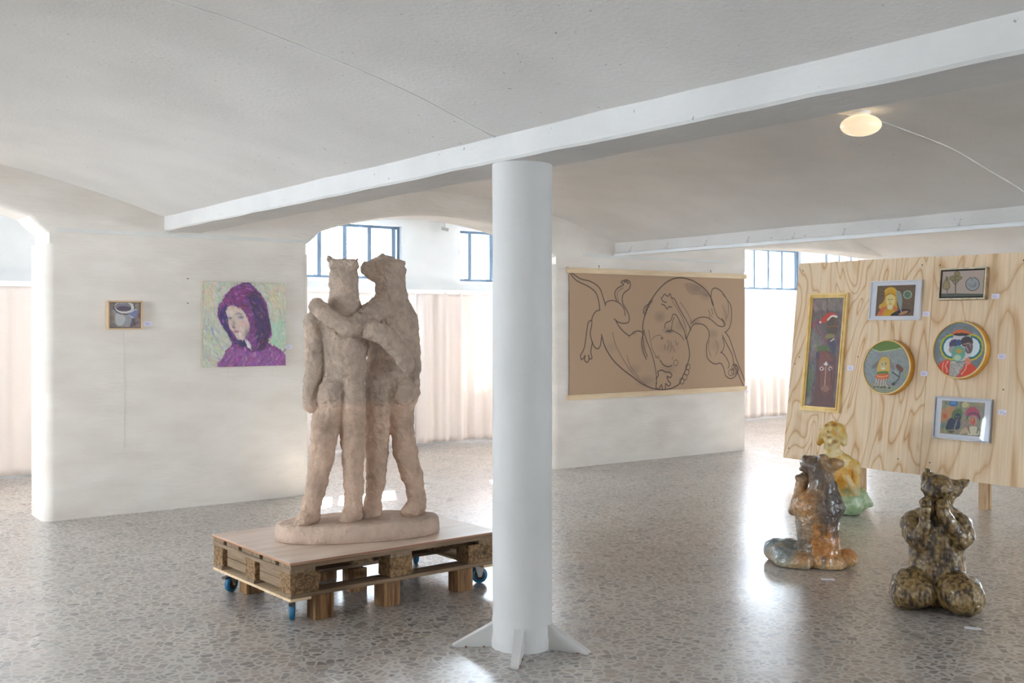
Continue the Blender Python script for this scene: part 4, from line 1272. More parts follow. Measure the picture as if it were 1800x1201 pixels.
def castor(x, y, rz, hid=False):
    root = t
    R = Matrix.Translation((x, y, 0)) @ Matrix.Rotation(math.radians(rz), 4, 'Z')
    def fin(bm):
        bm.transform(R); return bm
    bm = bmesh.new(); lathe(bm, [(.030, -.014), (.047, -.013), (.050, -.008), (.050, .008), (.047, .013), (.030, .014)], 36, (0, 0, .0502), 'x')
    w_ = obj('wheel', fin(bm), M['blue_rubber'], root, True)
    bm = bmesh.new(); lathe(bm, [(.006, -.017), (.028, -.0155), (.033, -.0145), (.033, .0145), (.028, .0155), (.006, .017)], 24, (0, 0, .0502), 'x')
    obj('hub', fin(bm), M['black'], w_)
    bm = bmesh.new(); lathe(bm, [(.007, -.028), (.007, .028)], 12, (0, 0, .0502), 'x'); obj('axle', fin(bm), M['chrome'], w_)
    bm = bmesh.new()
    for s in (-1, 1):
        f = [[bm.verts.new((s * .0215 + d, yy, zz)) for yy, zz in ((-.010, .040), (.010, .040), (.030, .108), (-.030, .108))] for d in (-.0015, .0015)]
        bm.faces.new(f[0]); bm.faces.new(f[1][::-1])
        for k in range(4): bm.faces.new((f[0][k], f[1][k], f[1][(k + 1) % 4], f[0][(k + 1) % 4]))
    box(bm, -.024, .024, -.032, .032, .1055, .1105, bev=.001)
    obj('fork', fin(bm), M['chrome'], root)
    bm = bmesh.new(); box(bm, -.045, .045, -.045, .045, .1165, .1205, bev=.001); lathe(bm, [(.026, .110), (.026, .117)], 20); obj('plate', fin(bm), M['chrome'], root)
    bm = bmesh.new(); box(bm, -.017, .017, -.072, -.030, .088, .102, bev=.003); obj('brake_lever', fin(bm), M['dark'], root)


castor(.062, .10, -28)
castor(.062, .87, -62)
castor(1.34, .12, -115)
castor(1.34, .82, -20)

# ------------------------------------------------------------------ sculpted things: signed distance modelling
class SDF:
    def __init__(s, lo, hi, step):
        s.lo = np.array(lo, np.float32); s.step = step
        s.n = [int(math.ceil((hi[i] - lo[i]) / step)) + 1 for i in range(3)]
        ax = [s.lo[i] + np.arange(s.n[i], dtype=np.float32) * step for i in range(3)]
        s.X, s.Y, s.Z = np.meshgrid(*ax, indexing='ij', sparse=True)
        s.ax = ax
        s.d = np.full(s.n, 0.2, np.float32)

    def win(s, lo, hi):
        sl = []
        for i in range(3):
            a = max(int((lo[i] - s.lo[i]) / s.step), 0); b = min(int((hi[i] - s.lo[i]) / s.step) + 2, s.n[i])
            sl.append(slice(a, max(b, a + 1)))
        return tuple(sl)

    def add(s, a, b, ra, rb=None, k=.02, sq=1.0, cut=False):
        """tapered capsule; sq squashes it front-to-back"""
        rb = ra if rb is None else rb
        a = np.array(a, np.float32); b = np.array(b, np.float32)
        m = max(ra, rb) + 3 * k + .02
        w = s.win(np.minimum(a, b) - m, np.maximum(a, b) + m)
        X, Y, Z = s.X[w[0]], s.Y[:, w[1]], s.Z[:, :, w[2]]
        d = b - a
        dq = d.copy(); dq[1] /= sq
        L = float(dq @ dq) + 1e-9
        px, py, pz = X - a[0], (Y - a[1]) / sq, Z - a[2]
        t = np.clip((px * dq[0] + py * dq[1] + pz * dq[2]) / L, 0, 1)
        q = np.sqrt((px - t * dq[0]) ** 2 + (py - t * dq[1]) ** 2 + (pz - t * dq[2]) ** 2) - (ra + (rb - ra) * t)
        q = q * min(1, (1 + sq) / 2)
        cur = s.d[w]
        if cut:
            h = np.clip(.5 - .5 * (cur + q) / k, 0, 1)
            s.d[w] = cur * (1 - h) + (-q) * h + k * h * (1 - h)
        else:
            h = np.clip(.5 + .5 * (cur - q) / k, 0, 1)
            s.d[w] = cur * (1 - h) + q * h - k * h * (1 - h)

    def ell(s, c, r, k=.02, cut=False):
        c = np.array(c, np.float32); r = np.array(r, np.float32)
        m = r + 3 * k + .02
        w = s.win(c - m, c + m)
        X, Y, Z = (s.X[w[0]] - c[0]) / r[0], (s.Y[:, w[1]] - c[1]) / r[1], (s.Z[:, :, w[2]] - c[2]) / r[2]
        k0 = np.sqrt(X * X + Y * Y + Z * Z) + 1e-6
        k1 = np.sqrt((X / r[0]) ** 2 + (Y / r[1]) ** 2 + (Z / r[2]) ** 2) + 1e-6
        q = k0 * (k0 - 1) / k1
        cur = s.d[w]
        if cut:
            h = np.clip(.5 - .5 * (cur + q) / k, 0, 1)
            s.d[w] = cur * (1 - h) + (-q) * h + k * h * (1 - h)
        else:
            h = np.clip(.5 + .5 * (cur - q) / k, 0, 1)
            s.d[w] = cur * (1 - h) + q * h - k * h * (1 - h)

    def floorcut(s, z):
        s.d = np.maximum(s.d, z - s.Z)

    def mesh(s, name, noise_amp=0.0, noise_sc=10.0, amp2=0.0, sc2=40.0):
        d = s.d
        d[0] = d[-1] = .1; d[:, 0] = d[:, -1] = .1; d[:, :, 0] = d[:, :, -1] = .1
        ins = d < 0
        c = [ins[:-1, :-1, :-1], ins[1:, :-1, :-1], ins[:-1, 1:, :-1], ins[1:, 1:, :-1], ins[:-1, :-1, 1:], ins[1:, :-1, 1:], ins[:-1, 1:, 1:], ins[1:, 1:, 1:]]
        sm_ = sum(x.astype(np.int8) for x in c)
        act = (sm_ > 0) & (sm_ < 8)
        ids = np.full(act.shape, -1, np.int64)
        I = np.argwhere(act)
        ids[act] = np.arange(len(I))
        P = np.zeros((len(I), 3)); N = np.zeros(len(I))
        corners = [(i & 1, (i >> 1) & 1, (i >> 2) & 1) for i in range(8)]
        vals = [d[I[:, 0] + a, I[:, 1] + b, I[:, 2] + c2] for a, b, c2 in corners]
        for i in range(8):
            for bit in range(3):
                j = i | (1 << bit)
                if j == i: continue
                v0, v1 = vals[i], vals[j]
                cr_ = (v0 < 0) != (v1 < 0)
                t = np.where(cr_, v0 / np.where(cr_, v0 - v1, 1), 0)
                p = np.array(corners[i], float)[None] + t[:, None] * (np.array(corners[j]) - np.array(corners[i]))[None]
                P += p * cr_[:, None]; N += cr_
        P = (I + P / N[:, None]) * s.step + s.lo
        quads = []
        for ax in range(3):
            u, v = [(1, 2), (2, 0), (0, 1)][ax]
            sl0 = [slice(None)] * 3; sl1 = [slice(None)] * 3
            sl0[ax] = slice(0, -1); sl1[ax] = slice(1, None)
            a, b = ins[tuple(sl0)], ins[tuple(sl1)]
            E = np.argwhere(a != b)
            E = E[(E[:, u] > 0) & (E[:, v] > 0)]
            fl = a[E[:, 0], E[:, 1], E[:, 2]]
            def g(du, dv):
                q = E.copy(); q[:, u] -= du; q[:, v] -= dv
                return ids[q[:, 0], q[:, 1], q[:, 2]]
            Qd = np.stack([g(1, 1), g(0, 1), g(0, 0), g(1, 0)], 1)
            Qd[~fl] = Qd[~fl][:, ::-1]
            quads.append(Qd)
        Qd = np.concatenate(quads)
        Qd = Qd[(Qd >= 0).all(1)]
        me = bpy.data.meshes.new(name)
        me.from_pydata(P.tolist(), [], Qd.tolist())
        me.update()
        co = P.copy()
        if noise_amp or amp2:
            nr = np.zeros(len(P) * 3, np.float32); me.vertices.foreach_get('normal', nr); nr = nr.reshape(-1, 3)
            nz = np.array([mnoise.noise(Vector(p) * noise_sc) * noise_amp + (mnoise.noise(Vector(p) * sc2) * amp2 if amp2 else 0) for p in P])
            flat = P[:, 2] < s.lo[2] + 3.2 * s.step
            nz[flat] = 0
            co = P + nr * nz[:, None]
            me.vertices.foreach_set('co', co.astype(np.float32).ravel())
            me.update()
        return me, co


def fbm(P, sc, seed=0.0, oct=2, stretch=(1, 1, 1)):
    st = Vector(stretch)
    out = np.zeros(len(P))
    for i, p in enumerate(P):
        q = Vector((p[0] * st.x, p[1] * st.y, p[2] * st.z)) * sc + Vector((seed, seed * 2, seed * 3))
        out[i] = mnoise.noise(q) + (.5 * mnoise.noise(q * 2.1) if oct > 1 else 0)
    return out


class Loc:
    """local frame standing on the floor, turned to face the camera: pixels of the photograph to local metres"""
    def __init__(s, px0, d0, base_z):
        s.p0 = at(px0, HY, d0)
        s.rz = -YAW - math.atan((px0 - CX) / F)
        s.origin = Vector((s.p0.x, s.p0.y, base_z))
        s.inv = (Matrix.Translation(s.origin) @ Matrix.Rotation(s.rz, 4, 'Z')).inverted()
        s.d0 = d0
        s.sc = d0 / F

    def __call__(s, px, py, dy=0.0):
        """dy: metres behind (+) / in front (-) of the frame's vertical plane"""
        dist = s.d0
        for _ in range(4):
            q = s.inv @ at(px, py, dist)
            dist += (dy - q.y)
        return np.array(s.inv @ at(px, py, dist))

    def root(s, name):
        return empty(name, s.origin, s.rz)


# ---- the pair of standing clay bears
LB = Loc(632, 6.40, 0.330)
m1 = LB.sc


def clay_paint(me, P, kind=0):
    n1 = fbm(P, 7, 2.0); n2 = fbm(P, 30, 5.0)
    base = np.array((192, 168, 150.)); c = np.ones((len(P), 3)) * base
    c += n1[:, None] * np.array((20, 17, 15.)) + n2[:, None] * np.array((12, 12, 12.))
    z = P[:, 2]
    if kind == 0:
        # the lower legs are a redder clay than the greyed torso
        up_ = 1 / (1 + np.exp(-(z - .78 - .02 * n1) * 60))
        c = c * (1 - up_[:, None]) * np.array((1.0, .97, .945)) + c * up_[:, None] * np.array((.94, .945, .945))
        # a lighter scraped band at the top of the thighs
        band = np.exp(-((z - .765 - .012 * n1) / .022) ** 2)
        c += band[:, None] * np.array((14, 12, 11.))
    set_paint(me, tolin(c))


def A_(px, py, dy=0.0): return LB(px, py, dy)


# (chains: list of (px, py, dy, radius px))
def chain(sd, L_, pts, k=.02, sq=1.0):
    for i in range(len(pts) - 1):
        a, b = pts[i], pts[i + 1]
        sd.add(L_(a[0], a[1], a[2]), L_(b[0], b[1], b[2]), a[3] * L_.sc, b[3] * L_.sc, k, sq)


lo, hi = (-.50, -.36, .08), (.42, .40, 1.76)
STEP = .0085
# figure A (left)
sa = SDF(lo, hi, STEP)
ya = -.06
chain(sa, LB, [(601, 692, ya, 37), (606, 650, ya, 36), (606, 600, ya, 40), (604, 566, ya, 38)], .02, .75)
chain(sa, LB, [(566, 568, ya, 22), (606, 552, ya, 25), (636, 566, ya, 20)], .03, .8)      # shoulders
chain(sa, LB, [(606, 560, ya, 30), (605, 530, ya, 26), (604, 500, ya, 23.5), (604, 478, ya, 23.5)], .015, .9)
for dy_ in (-.04, 0, .04): sa.add(LB(588, 467, ya + dy_), LB(620, 467, ya + dy_), 10.5 * m1, 10.5 * m1, .006)
sa.add(LB(584, 463, ya), LB(578, 453, ya), 6 * m1, 4.5 * m1, .006)
sa.add(LB(622, 463, ya), LB(629, 456, ya), 5 * m1, 2.6 * m1, .006)
sa.add(LB(604, 490, ya + .03), LB(604, 500, ya + .14), 22 * m1, 13 * m1, .03)              # snout points away
for x in (584, 618): sa.ell(LB(x, 692, ya - .045), (24 * m1, 25 * m1, 30 * m1), .02)        # buttocks
chain(sa, LB, [(582, 705, ya, 27), (573, 745, ya - .01, 25), (566, 800, ya - .01, 21), (557, 850, ya - .02, 18), (549, 885, ya - .03, 15.5), (545, 905, ya - .04, 16)], .014)
chain(sa, LB, [(545, 905, ya - .05, 15), (534, 915, ya - .08, 14), (526, 922, ya - .10, 9)], .014)
sa.add(LB(545, 905, ya - .05), LB(552, 912, ya + .08), 15 * m1, 10 * m1, .02)
chain(sa, LB, [(617, 705, ya, 25), (619, 745, ya, 23), (621, 800, ya, 19), (622, 850, ya, 17), (622, 885, ya, 15), (620, 902, ya, 16)], .014)
chain(sa, LB, [(620, 900, ya - .01, 16), (610, 910, ya - .03, 14), (603, 914, ya - .04, 9)], .014)
sa.add(LB(620, 902, ya - .01), LB(624, 908, ya + .10), 14 * m1, 10 * m1, .02)
chain(sa, LB, [(554, 566, ya, 19), (553, 610, ya, 18), (552, 650, ya - .01, 15.5), (547, 690, ya - .02, 14), (546, 712, ya - .03, 13)], .008)  # left arm
# right arm across the other's back
chain(sa, LB, [(634, 572, ya - .08, 19), (655, 580, ya - .13, 18), (680, 592, ya - .125, 17), (700, 616, ya - .09, 15.5), (717, 642, ya - .06, 13)], .006)
for k in range(3): sa.add(LB(715, 638, ya - .05), LB(722 - k * 4, 650 - k, ya - .03), 7 * m1, 4.5 * m1, .005)
# spine and gluteal grooves
sa.add(LB(606, 600, ya - .125), LB(602, 668, ya - .125), .009, .009, .03, cut=True)
sa.add(LB(602, 680, ya - .115), LB(601, 722, ya - .10), .008, .010, .022, cut=True)
sa.floorcut(.096)
ro = LB.root('statue')
tag(ro, 'tall clay statue of two standing bears embracing, on the pallet trolley', 'statue')
me, P = sa.mesh('bear_figure', .009, 24, .005, 62)
clay_paint(me, P)
link('bear_figure', me, M['clay'], ro, True)['label'] = 'left clay bear seen from behind'
# figure B (right), head turned left
sb = SDF(lo, hi, STEP)
yb = .08
chain(sb, LB, [(682, 692, yb, 40), (682, 650, yb, 38), (687, 600, yb, 40), (690, 552, yb, 34)], .02, .75)
chain(sb, LB, [(665, 545, yb - .02, 20), (690, 535, yb, 26), (716, 560, yb, 18)], .03, .8)
chain(sb, LB, [(688, 545, yb, 30), (687, 515, yb, 26.5), (688, 485, yb, 25.5)], .02, .9)
sb.ell(LB(684, 474, yb), (28 * m1, 25 * m1, 22 * m1), .02)
chain(sb, LB, [(680, 476, yb, 23), (660, 480, yb, 15), (643, 475, yb - .01, 9.5)], .018)     # snout
chain(sb, LB, [(655, 468, yb, 12), (643, 466, yb, 6.5)], .012)
sb.add(LB(676, 460, yb), LB(671, 451, yb), 14 * m1, 6 * m1, .012)
chain(sb, LB, [(672, 462, yb, 15), (660, 468, yb, 13)], .012)
sb.add(LB(700, 466, yb - .02), LB(710, 463, yb - .02), 9 * m1, 4.2 * m1, .010)
sb.add(LB(640, 484, yb - .055), LB(652, 487, yb - .058), .004, .004, .006, cut=True)
for x in (665, 704): sb.ell(LB(x, 690, yb - .05), (25 * m1, 25 * m1, 30 * m1), .02)
chain(sb, LB, [(666, 705, yb, 26), (664, 745, yb, 23), (662, 800, yb, 19.5), (661, 850, yb, 17), (656, 880, yb, 15), (655, 897, yb - .01, 16)], .014)
chain(sb, LB, [(655, 895, yb - .02, 15), (646, 905, yb - .04, 13), (641, 909, yb - .05, 8)], .014)
sb.add(LB(656, 897, yb), LB(662, 902, yb + .09), 14 * m1, 10 * m1, .02)
chain(sb, LB, [(705, 705, yb, 24), (706, 745, yb, 21), (712, 795, yb, 21), (724, 835, yb, 18.5), (731, 865, yb, 16.5), (733, 890, yb, 15.5)], .014)
chain(sb, LB, [(732, 886, yb - .01, 16), (722, 897, yb - .04, 14), (714, 901, yb - .05, 10)], .014)
sb.add(LB(732, 890, yb), LB(738, 895, yb + .09), 14 * m1, 10 * m1, .02)
chain(sb, LB, [(716, 560, yb, 18), (724, 600, yb + .01, 14.5), (729, 645, yb + .02, 11), (728, 690, yb + .01, 9.5), (724, 706, yb, 10)], .010)
# left arm over the other's shoulders
chain(sb, LB, [(668, 540, yb - .06, 20), (652, 552, yb - .16, 20), (635, 570, yb - .24, 19), (613, 577, yb - .29, 16), (590, 565, yb - .28, 14.5), (568, 549, yb - .26, 13.5), (557, 538, yb - .23, 14.5)], .006)
for k in range(3): sb.add(LB(557, 537, yb - .22), LB(549 + k * 3, 548 - 3 * k, yb - .17), 7 * m1, 5.5 * m1, .006)
sb.add(LB(688, 590, yb - .135), LB(686, 664, yb - .14), .009, .009, .03, cut=True)
sb.add(LB(686, 682, yb - .12), LB(686, 724, yb - .10), .008, .010, .022, cut=True)
sb.floorcut(.096)
me, P = sb.mesh('bear_figure', .009, 24, .005, 62)
clay_paint(me, P)
link('bear_figure', me, M['clay'], ro, True)['label'] = 'right clay bear with its head turned left'
# oval slab
bmn = 140
el = LB(493, 940, 0); er = LB(768, 920, 0)
P = []
ang0 = math.atan2(.20, .93)
cx_, cy_ = LB(631, 930, 0)[0], .02
rings = [(.97, 0.0), (1.0, .008), (1.0, .05), (.992, .085), (.975, .098), (.90, .103), (.6, .103), (.3, .103)]
for rr_, z in rings:
    for k in range(bmn):
        a = 2 * math.pi * k / bmn
        sx = .49 * math.copysign(abs(math.cos(a)) ** .88, math.cos(a)); sy = .245 * math.copysign(abs(math.sin(a)) ** .88, math.sin(a))
        w_ = 1 + .012 * mnoise.noise((math.cos(a) * 3, math.sin(a) * 3, z * 8))
        x = rr_ * sx * w_; y = rr_ * sy * w_
        P.append((cx_ + x * math.cos(ang0) - y * math.sin(ang0), cy_ + x * math.sin(ang0) + y * math.cos(ang0), z + (.004 * mnoise.noise((x * 14, y * 14, 0)) if z > .09 else 0)))
P.append((cx_, cy_, .103)); P.append((cx_, cy_, 0.0))
fs = []
for i in range(len(rings) - 1):
    for k in range(bmn):
        a, b = i * bmn + k, i * bmn + (k + 1) % bmn
        fs.append((a, b, b + bmn, a + bmn))
for k in range(bmn):
    a, b = (len(rings) - 1) * bmn + k, (len(rings) - 1) * bmn + (k + 1) % bmn
    fs.append((a, b, len(P) - 2)); fs.append(((k + 1) % bmn, k, len(P) - 1))
me = bpy.data.meshes.new('slab'); me.from_pydata(P, [], fs)
clay_paint(me, np.array(P), 1)
link('slab', me, M['clay'], ro, True)

# ---- ceramic 1: kneeling bear seen from behind, brown, ochre and blue glaze
def zf(x0, y0, s): return lambda X, Y: (x0 + X / s, y0 + Y / s)


L1 = Loc(1420, 7.07, 0.0); m = L1.sc; f1 = zf(1320, 780, 4.805); z1 = 4.805
def C1(pts, k=.02, sq=1.0): chain(s1, L1, [(*f1(p[0], p[1]), p[2], p[3] / z1) for p in pts], k, sq)
s1 = SDF((-.42, -.30, -.02), (.42, .32, .80), .0065)
C1([(600, 960, 0, 165), (580, 860, 0, 155), (560, 760, 0, 160), (560, 640, 0, 170), (575, 530, -.01, 165), (600, 450, -.01, 110)], .03, .8)
C1([(440, 530, -.02, 90), (570, 500, -.02, 100), (710, 540, -.01, 82)], .03, .8)
C1([(605, 430, 0, 105), (600, 330, 0, 98), (590, 240, 0, 98)], .02, .9)
C1([(560, 190, .01, 90), (500, 175, .03, 70), (450, 160, .05, 38)], .02)
C1([(640, 190, 0, 75), (710, 175, 0, 48), (760, 168, 0, 30)], .02)
C1([(605, 160, -.03, 60), (608, 125, -.03, 40)], .012)
C1([(470, 140, .02, 34), (455, 125, .02, 24)], .01)
C1([(450, 215, .05, 36), (428, 215, .05, 22)], .01)
C1([(360, 560, .02, 46), (410, 440, .05, 52), (430, 350, .07, 54), (450, 290, .07, 50)], .008)
C1([(410, 300, .06, 30), (400, 285, .06, 24)], .01)
C1([(730, 560, .02, 62), (700, 440, .08, 50), (680, 340, .10, 45)], .01)
C1([(500, 970, .02, 110), (330, 920, .10, 112), (210, 900, .12, 100)], .02)
C1([(210, 900, .12, 95), (300, 985, -.04, 90), (430, 1000, -.08, 88)], .02)
C1([(740, 1000, 0, 70), (820, 960, .02, 70), (835, 980, -.02, 62)], .015)
C1([(640, 1000, -.06, 90), (720, 1020, -.05, 70)], .02)
s1.add(L1(*f1(585, 560), -.155), L1(*f1(590, 900), -.14), .006, .006, .02, cut=True)
s1.floorcut(.004)
me, P = s1.mesh('ceramic_sculpture', .007, 22, .003, 60)
n1 = fbm(P, 7, 1.0); n2 = .7 * fbm(P, 16, 8.0, 2, (1, 1, .35)) + .5 * fbm(P, 38, 3.0, 2, (1, 1, .3)); n3 = fbm(P, 60, 4.0)
def cm(a, b, t): return a * (1 - t[:, None]) + b * t[:, None]
brown = np.array((84, 66, 52.)); ochre = np.array((192, 116, 40.)); cream = np.array((196, 176, 144.)); blue = np.array((112, 132, 142.)); dark = np.array((62, 50, 46.))
sg = lambda x, w=14: 1 / (1 + np.exp(-x * w))
c = np.ones((len(P), 3)) * brown
xx, zz = P[:, 0], P[:, 2]
c = cm(c, cream, sg(.10 - np.hypot(xx + .03, (zz - .40) * .8) + .05 * n1, 30) * .85)
c = cm(c, ochre, sg(.08 - np.hypot(xx - .0, (zz - .42) * .7) + .07 * n2, 40) * .8)
c = cm(c, ochre, sg(n2 * .5 - .16 + (xx > .02) * .35 * (zz < .3), 14) * .9)
c = cm(c, dark, sg(xx - .03 + n1 * .06 - .5 * np.abs(zz - .45), 30) * .7 * (zz > .2))
c = cm(c, blue, sg(-.06 - xx + .05 * n1, 30) * sg(.30 - zz, 30) * .8)
c = cm(c, blue, sg(n2 * .4 - .18, 14) * .6)
c = cm(c, cream, sg(.06 - zz + .02 * n1, 60) * .7)
c = cm(c, ochre, sg(n1 * .5 - .15, 14) * sg(.2 - zz, 20) * .6)
c = cm(c, np.array((190, 140, 78.)), sg(xx - .13, 60) * sg(zz - .58, 60) * .7)
c = c * (1 + .22 * n3[:, None])
set_paint(me, tolin(c))
o = link('ceramic_sculpture', me, M['glaze'], None, True); o.location = L1.origin; o.rotation_euler = (0, 0, L1.rz)
tag(o, 'kneeling bear sculpture seen from behind, glazed brown, ochre and blue', 'sculpture')

# ---- ceramic 2: cross-legged fox figure in olive-brown glaze
L2 = Loc(1643, 6.08, 0.0); f2 = zf(1540, 800, 3.873); z2 = 3.873
s2 = SDF((-.33, -.36, -.02), (.36, .32, .84), .0065)
def C2(pts, k=.02, sq=1.0): chain(s2, L2, [(*f2(p[0], p[1]), p[2], p[3] / z2) for p in pts], k, sq)
C2([(410, 880, .0, 185), (412, 780, .0, 176), (415, 680, .0, 172), (415, 560, .0, 178), (420, 470, .0, 150), (420, 400, .0, 92)], .02, .75)
C2([(260, 460, 0, 80), (420, 430, .01, 90), (560, 470, 0, 80)], .03, .8)
C2([(425, 400, 0, 85), (425, 330, 0, 85)], .02)
s2.ell(L2(*f2(425, 225), -.02), (108 * L2.sc / z2, 95 * L2.sc / z2, 92 * L2.sc / z2), .015)
C2([(450, 240, -.01, 72), (540, 215, 0, 44), (600, 190, 0, 24), (628, 176, 0, 11)], .012)
C2([(480, 300, -.01, 50), (540, 240, 0, 36), (600, 190, 0, 16)], .015)
C2([(365, 220, -.01, 52), (345, 150, 0, 36), (345, 112, 0, 24)], .012)
C2([(360, 160, 0, 36), (420, 180, 0, 40)], .015)
C2([(385, 235, -.06, 30), (392, 262, -.085, 24)], .015)                       # nose ridge
C2([(400, 290, -.05, 32), (405, 270, -.06, 28)], .015)
s2.add(L2(*f2(385, 240), -.115), L2(*f2(430, 248), -.112), .004, .004, .004, cut=True)  # mouth
s2.ell(L2(*f2(360, 172), -.075), (.010, .014, .010), .006, cut=True)
C2([(245, 470, -.02, 78), (262, 540, -.05, 72), (300, 590, -.08, 62)], .015)
C2([(300, 590, -.08, 60), (335, 480, -.12, 46), (345, 380, -.13, 40), (345, 330, -.12, 46)], .008)
C2([(575, 480, -.02, 76), (588, 540, -.04, 76), (575, 580, -.07, 64)], .015)
C2([(575, 580, -.07, 60), (510, 480, -.12, 50), (460, 400, -.13, 42), (455, 345, -.12, 48)], .008)
for k in range(3):
    s2.add(L2(*f2(315 + 22 * k, 340), -.165), L2(*f2(320 + 22 * k, 300), -.150), .012, .010, .005)
    s2.add(L2(*f2(430 + 24 * k, 350), -.165), L2(*f2(428 + 24 * k, 315), -.150), .012, .010, .005)
C2([(330, 860, 0, 120), (240, 900, -.10, 128), (215, 935, -.14, 115)], .012)
C2([(215, 930, -.12, 112), (310, 940, -.16, 92)], .02)
C2([(500, 870, 0, 120), (560, 940, -.12, 130), (610, 975, -.17, 118)], .012)
C2([(600, 960, -.15, 118), (480, 930, -.10, 96)], .02)
C2([(160, 850, .05, 52), (150, 930, .0, 60)], .015)
C2([(650, 890, .03, 58), (670, 960, -.05, 66)], .015)
s2.floorcut(.004)
me, P = s2.mesh('ceramic_sculpture', .006, 24, .004, 55)
n1 = fbm(P, 10, 3.0); n2 = fbm(P, 34, 6.0, 2, (1, 1, .28)); n3 = fbm(P, 60, 2.0)
c = np.ones((len(P), 3)) * np.array((120, 92, 50.))
c = cm(c, np.array((166, 142, 96.)), sg(n3 + .2 * n1 - .05, 8) * .7)
n2 = .5 * n2 + .6 * fbm(P, 75, 9.0, 2, (1, 1, .25))
drip = sg(n2 - .16, 18)
c = cm(c, np.array((52, 36, 22.)), drip * .75)
c = cm(c, np.array((36, 22, 12.)), sg(n2 + .15 * (np.abs(P[:, 0]) < .12) * ((P[:, 2] > .18) & (P[:, 2] < .5)) - .16, 14) * .6)
c = cm(c, np.array((18, 14, 12.)), (np.hypot(P[:, 0] - L2(*f2(360, 172), 0)[0], P[:, 2] - L2(*f2(360, 172), -.06)[2]) < .010).astype(float) * (P[:, 1] < 0))
set_paint(me, tolin(c))
o = link('ceramic_sculpture', me, M['glaze'], None, True); o.location = L2.origin; o.rotation_euler = (0, 0, L2.rz)
tag(o, 'cross-legged fox sculpture in dripping olive brown glaze, hands under its chin', 'sculpture')

# ---- ceramic 3: yellow woman with green fish tail, looking up
L3 = Loc(1480, 9.02, 0.0); f3 = zf(1420, 730, 6.32); z3 = 6.32
s3 = SDF((-.28, -.26, -.02), (.32, .26, .84), .0065)
def C3(pts, k=.02, sq=1.0): chain(s3, L3, [(*f3(p[0], p[1]), p[2], p[3] / z3) for p in pts], k, sq)
k3 = L3.sc / z3
s3.ell(L3(*f3(280, 185), .0), (112 * k3, 110 * k3, 118 * k3), .02)
C3([(185, 150, .01, 52), (165, 230, .01, 52), (130, 300, .01, 38)], .015)
C3([(365, 150, .01, 52), (385, 230, .01, 48), (402, 310, .01, 36)], .015)
C3([(245, 190, -.10, 38), (235, 165, -.14, 22)], .015)
C3([(240, 250, -.10, 40), (235, 240, -.12, 26)], .015)
for x in (200, 292): s3.ell(L3(*f3(x, 122), -.155), (.026, .03, .018), .008, cut=True)
C3([(245, 300, -.09, 40), (235, 305, -.11, 26)], .015)
s3.ell(L3(*f3(238, 246), -.175), (.024, .026, .009), .005, cut=True)
for x in (224, 248): s3.ell(L3(*f3(x, 182), -.185), (.007, .02, .006), .004, cut=True)
C3([(270, 290, -.02, 85), (265, 370, 0, 80), (268, 450, 0, 90)], .02, .9)
C3([(130, 560, 0, 75), (270, 500, 0, 88), (410, 530, 0, 80), (515, 560, 0, 62)], .03, .75)
C3([(300, 560, 0, 170), (320, 700, 0, 165), (330, 850, 0, 170), (340, 960, 0, 160)], .03, .7)
C3([(375, 640, -.07, 62), (370, 680, -.075, 56)], .03)
C3([(230, 640, -.07, 62), (225, 680, -.075, 56)], .03)
C3([(520, 560, 0, 58), (535, 700, -.02, 48), (535, 870, -.06, 42)], .008)
C3([(535, 880, -.09, 42), (490, 790, -.17, 40), (430, 690, -.20, 36)], .006)
C3([(430, 690, -.20, 32), (405, 650, -.19, 26)], .006)
C3([(120, 580, 0, 56), (110, 760, -.03, 46)], .01)
C3([(330, 980, -.05, 140), (480, 990, -.04, 128), (570, 960, .0, 110)], .03)
C3([(570, 930, 0, 100), (640, 960, .02, 60), (700, 990, .02, 30)], .02)
C3([(590, 850, .03, 50), (600, 900, .03, 70)], .02)
C3([(330, 1000, -.05, 110), (180, 1010, -.03, 105)], .03)
s3.floorcut(.004)
me, P = s3.mesh('ceramic_sculpture', .006, 24, .003, 60)
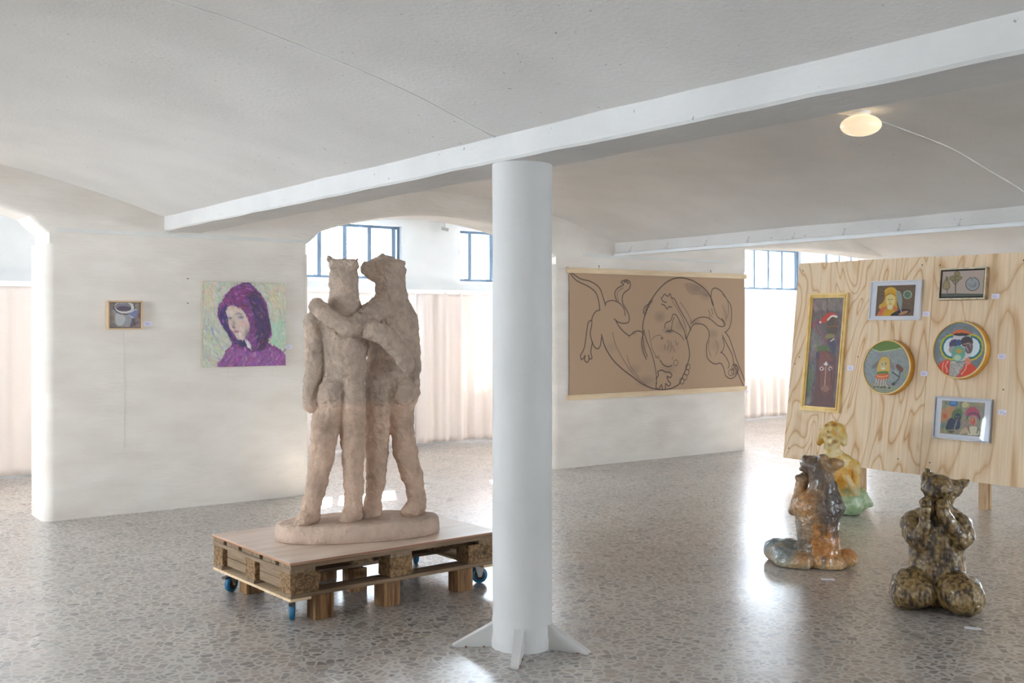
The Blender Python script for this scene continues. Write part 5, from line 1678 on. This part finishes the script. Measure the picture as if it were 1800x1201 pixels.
n1 = fbm(P, 8, 3.0); n2 = fbm(P, 24, 6.0)
c = np.ones((len(P), 3)) * np.array((206, 176, 106.))
c = cm(c, np.array((222, 208, 172.)), sg(n1 + .3 * n2 - .05, 8) * .8)
c = cm(c, np.array((204, 142, 36.)), sg(n2 * .6 - .12 - .2 * n1, 12) * .75)
c = cm(c, np.array((206, 136, 26.)), sg(.09 - np.hypot(P[:, 0] - .03, P[:, 2] - .29) + .02 * n1, 50) * .8 * (P[:, 1] < .02))
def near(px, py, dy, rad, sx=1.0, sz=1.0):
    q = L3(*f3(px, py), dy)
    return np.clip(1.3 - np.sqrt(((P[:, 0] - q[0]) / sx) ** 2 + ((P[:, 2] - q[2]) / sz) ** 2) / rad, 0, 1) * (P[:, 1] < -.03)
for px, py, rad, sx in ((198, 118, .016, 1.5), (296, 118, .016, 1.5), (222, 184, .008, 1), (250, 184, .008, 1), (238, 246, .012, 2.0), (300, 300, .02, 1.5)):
    c = cm(c, np.array((150, 98, 34.)), near(px, py, -.12, rad, sx) * .85)  # ochre shadows painted at the eyes, nostrils, mouth and jaw
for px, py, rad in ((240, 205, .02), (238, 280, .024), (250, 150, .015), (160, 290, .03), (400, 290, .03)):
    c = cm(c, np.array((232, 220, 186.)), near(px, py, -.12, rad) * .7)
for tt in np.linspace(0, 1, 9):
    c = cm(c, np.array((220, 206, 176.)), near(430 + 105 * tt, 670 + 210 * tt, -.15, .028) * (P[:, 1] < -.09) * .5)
tail = sg(.20 + .03 * n1 - P[:, 2] + .25 * np.clip(P[:, 0] - .05, 0, .2), 60)
arm = (P[:, 1] < -.105) & (P[:, 2] > .165)
tail[arm] *= .15
g = cm(np.ones((len(P), 3)) * np.array((140, 162, 120.)), np.array((176, 190, 158.)), sg(n2, 8))
c = c * (1 - tail[:, None]) + g * tail[:, None]
set_paint(me, tolin(c))
o = link('ceramic_sculpture', me, M['glaze_dry'], None, True); o.location = L3.origin; o.rotation_euler = (0, 0, L3.rz)
tag(o, 'yellow glazed woman with a green fish tail, face turned up', 'sculpture')
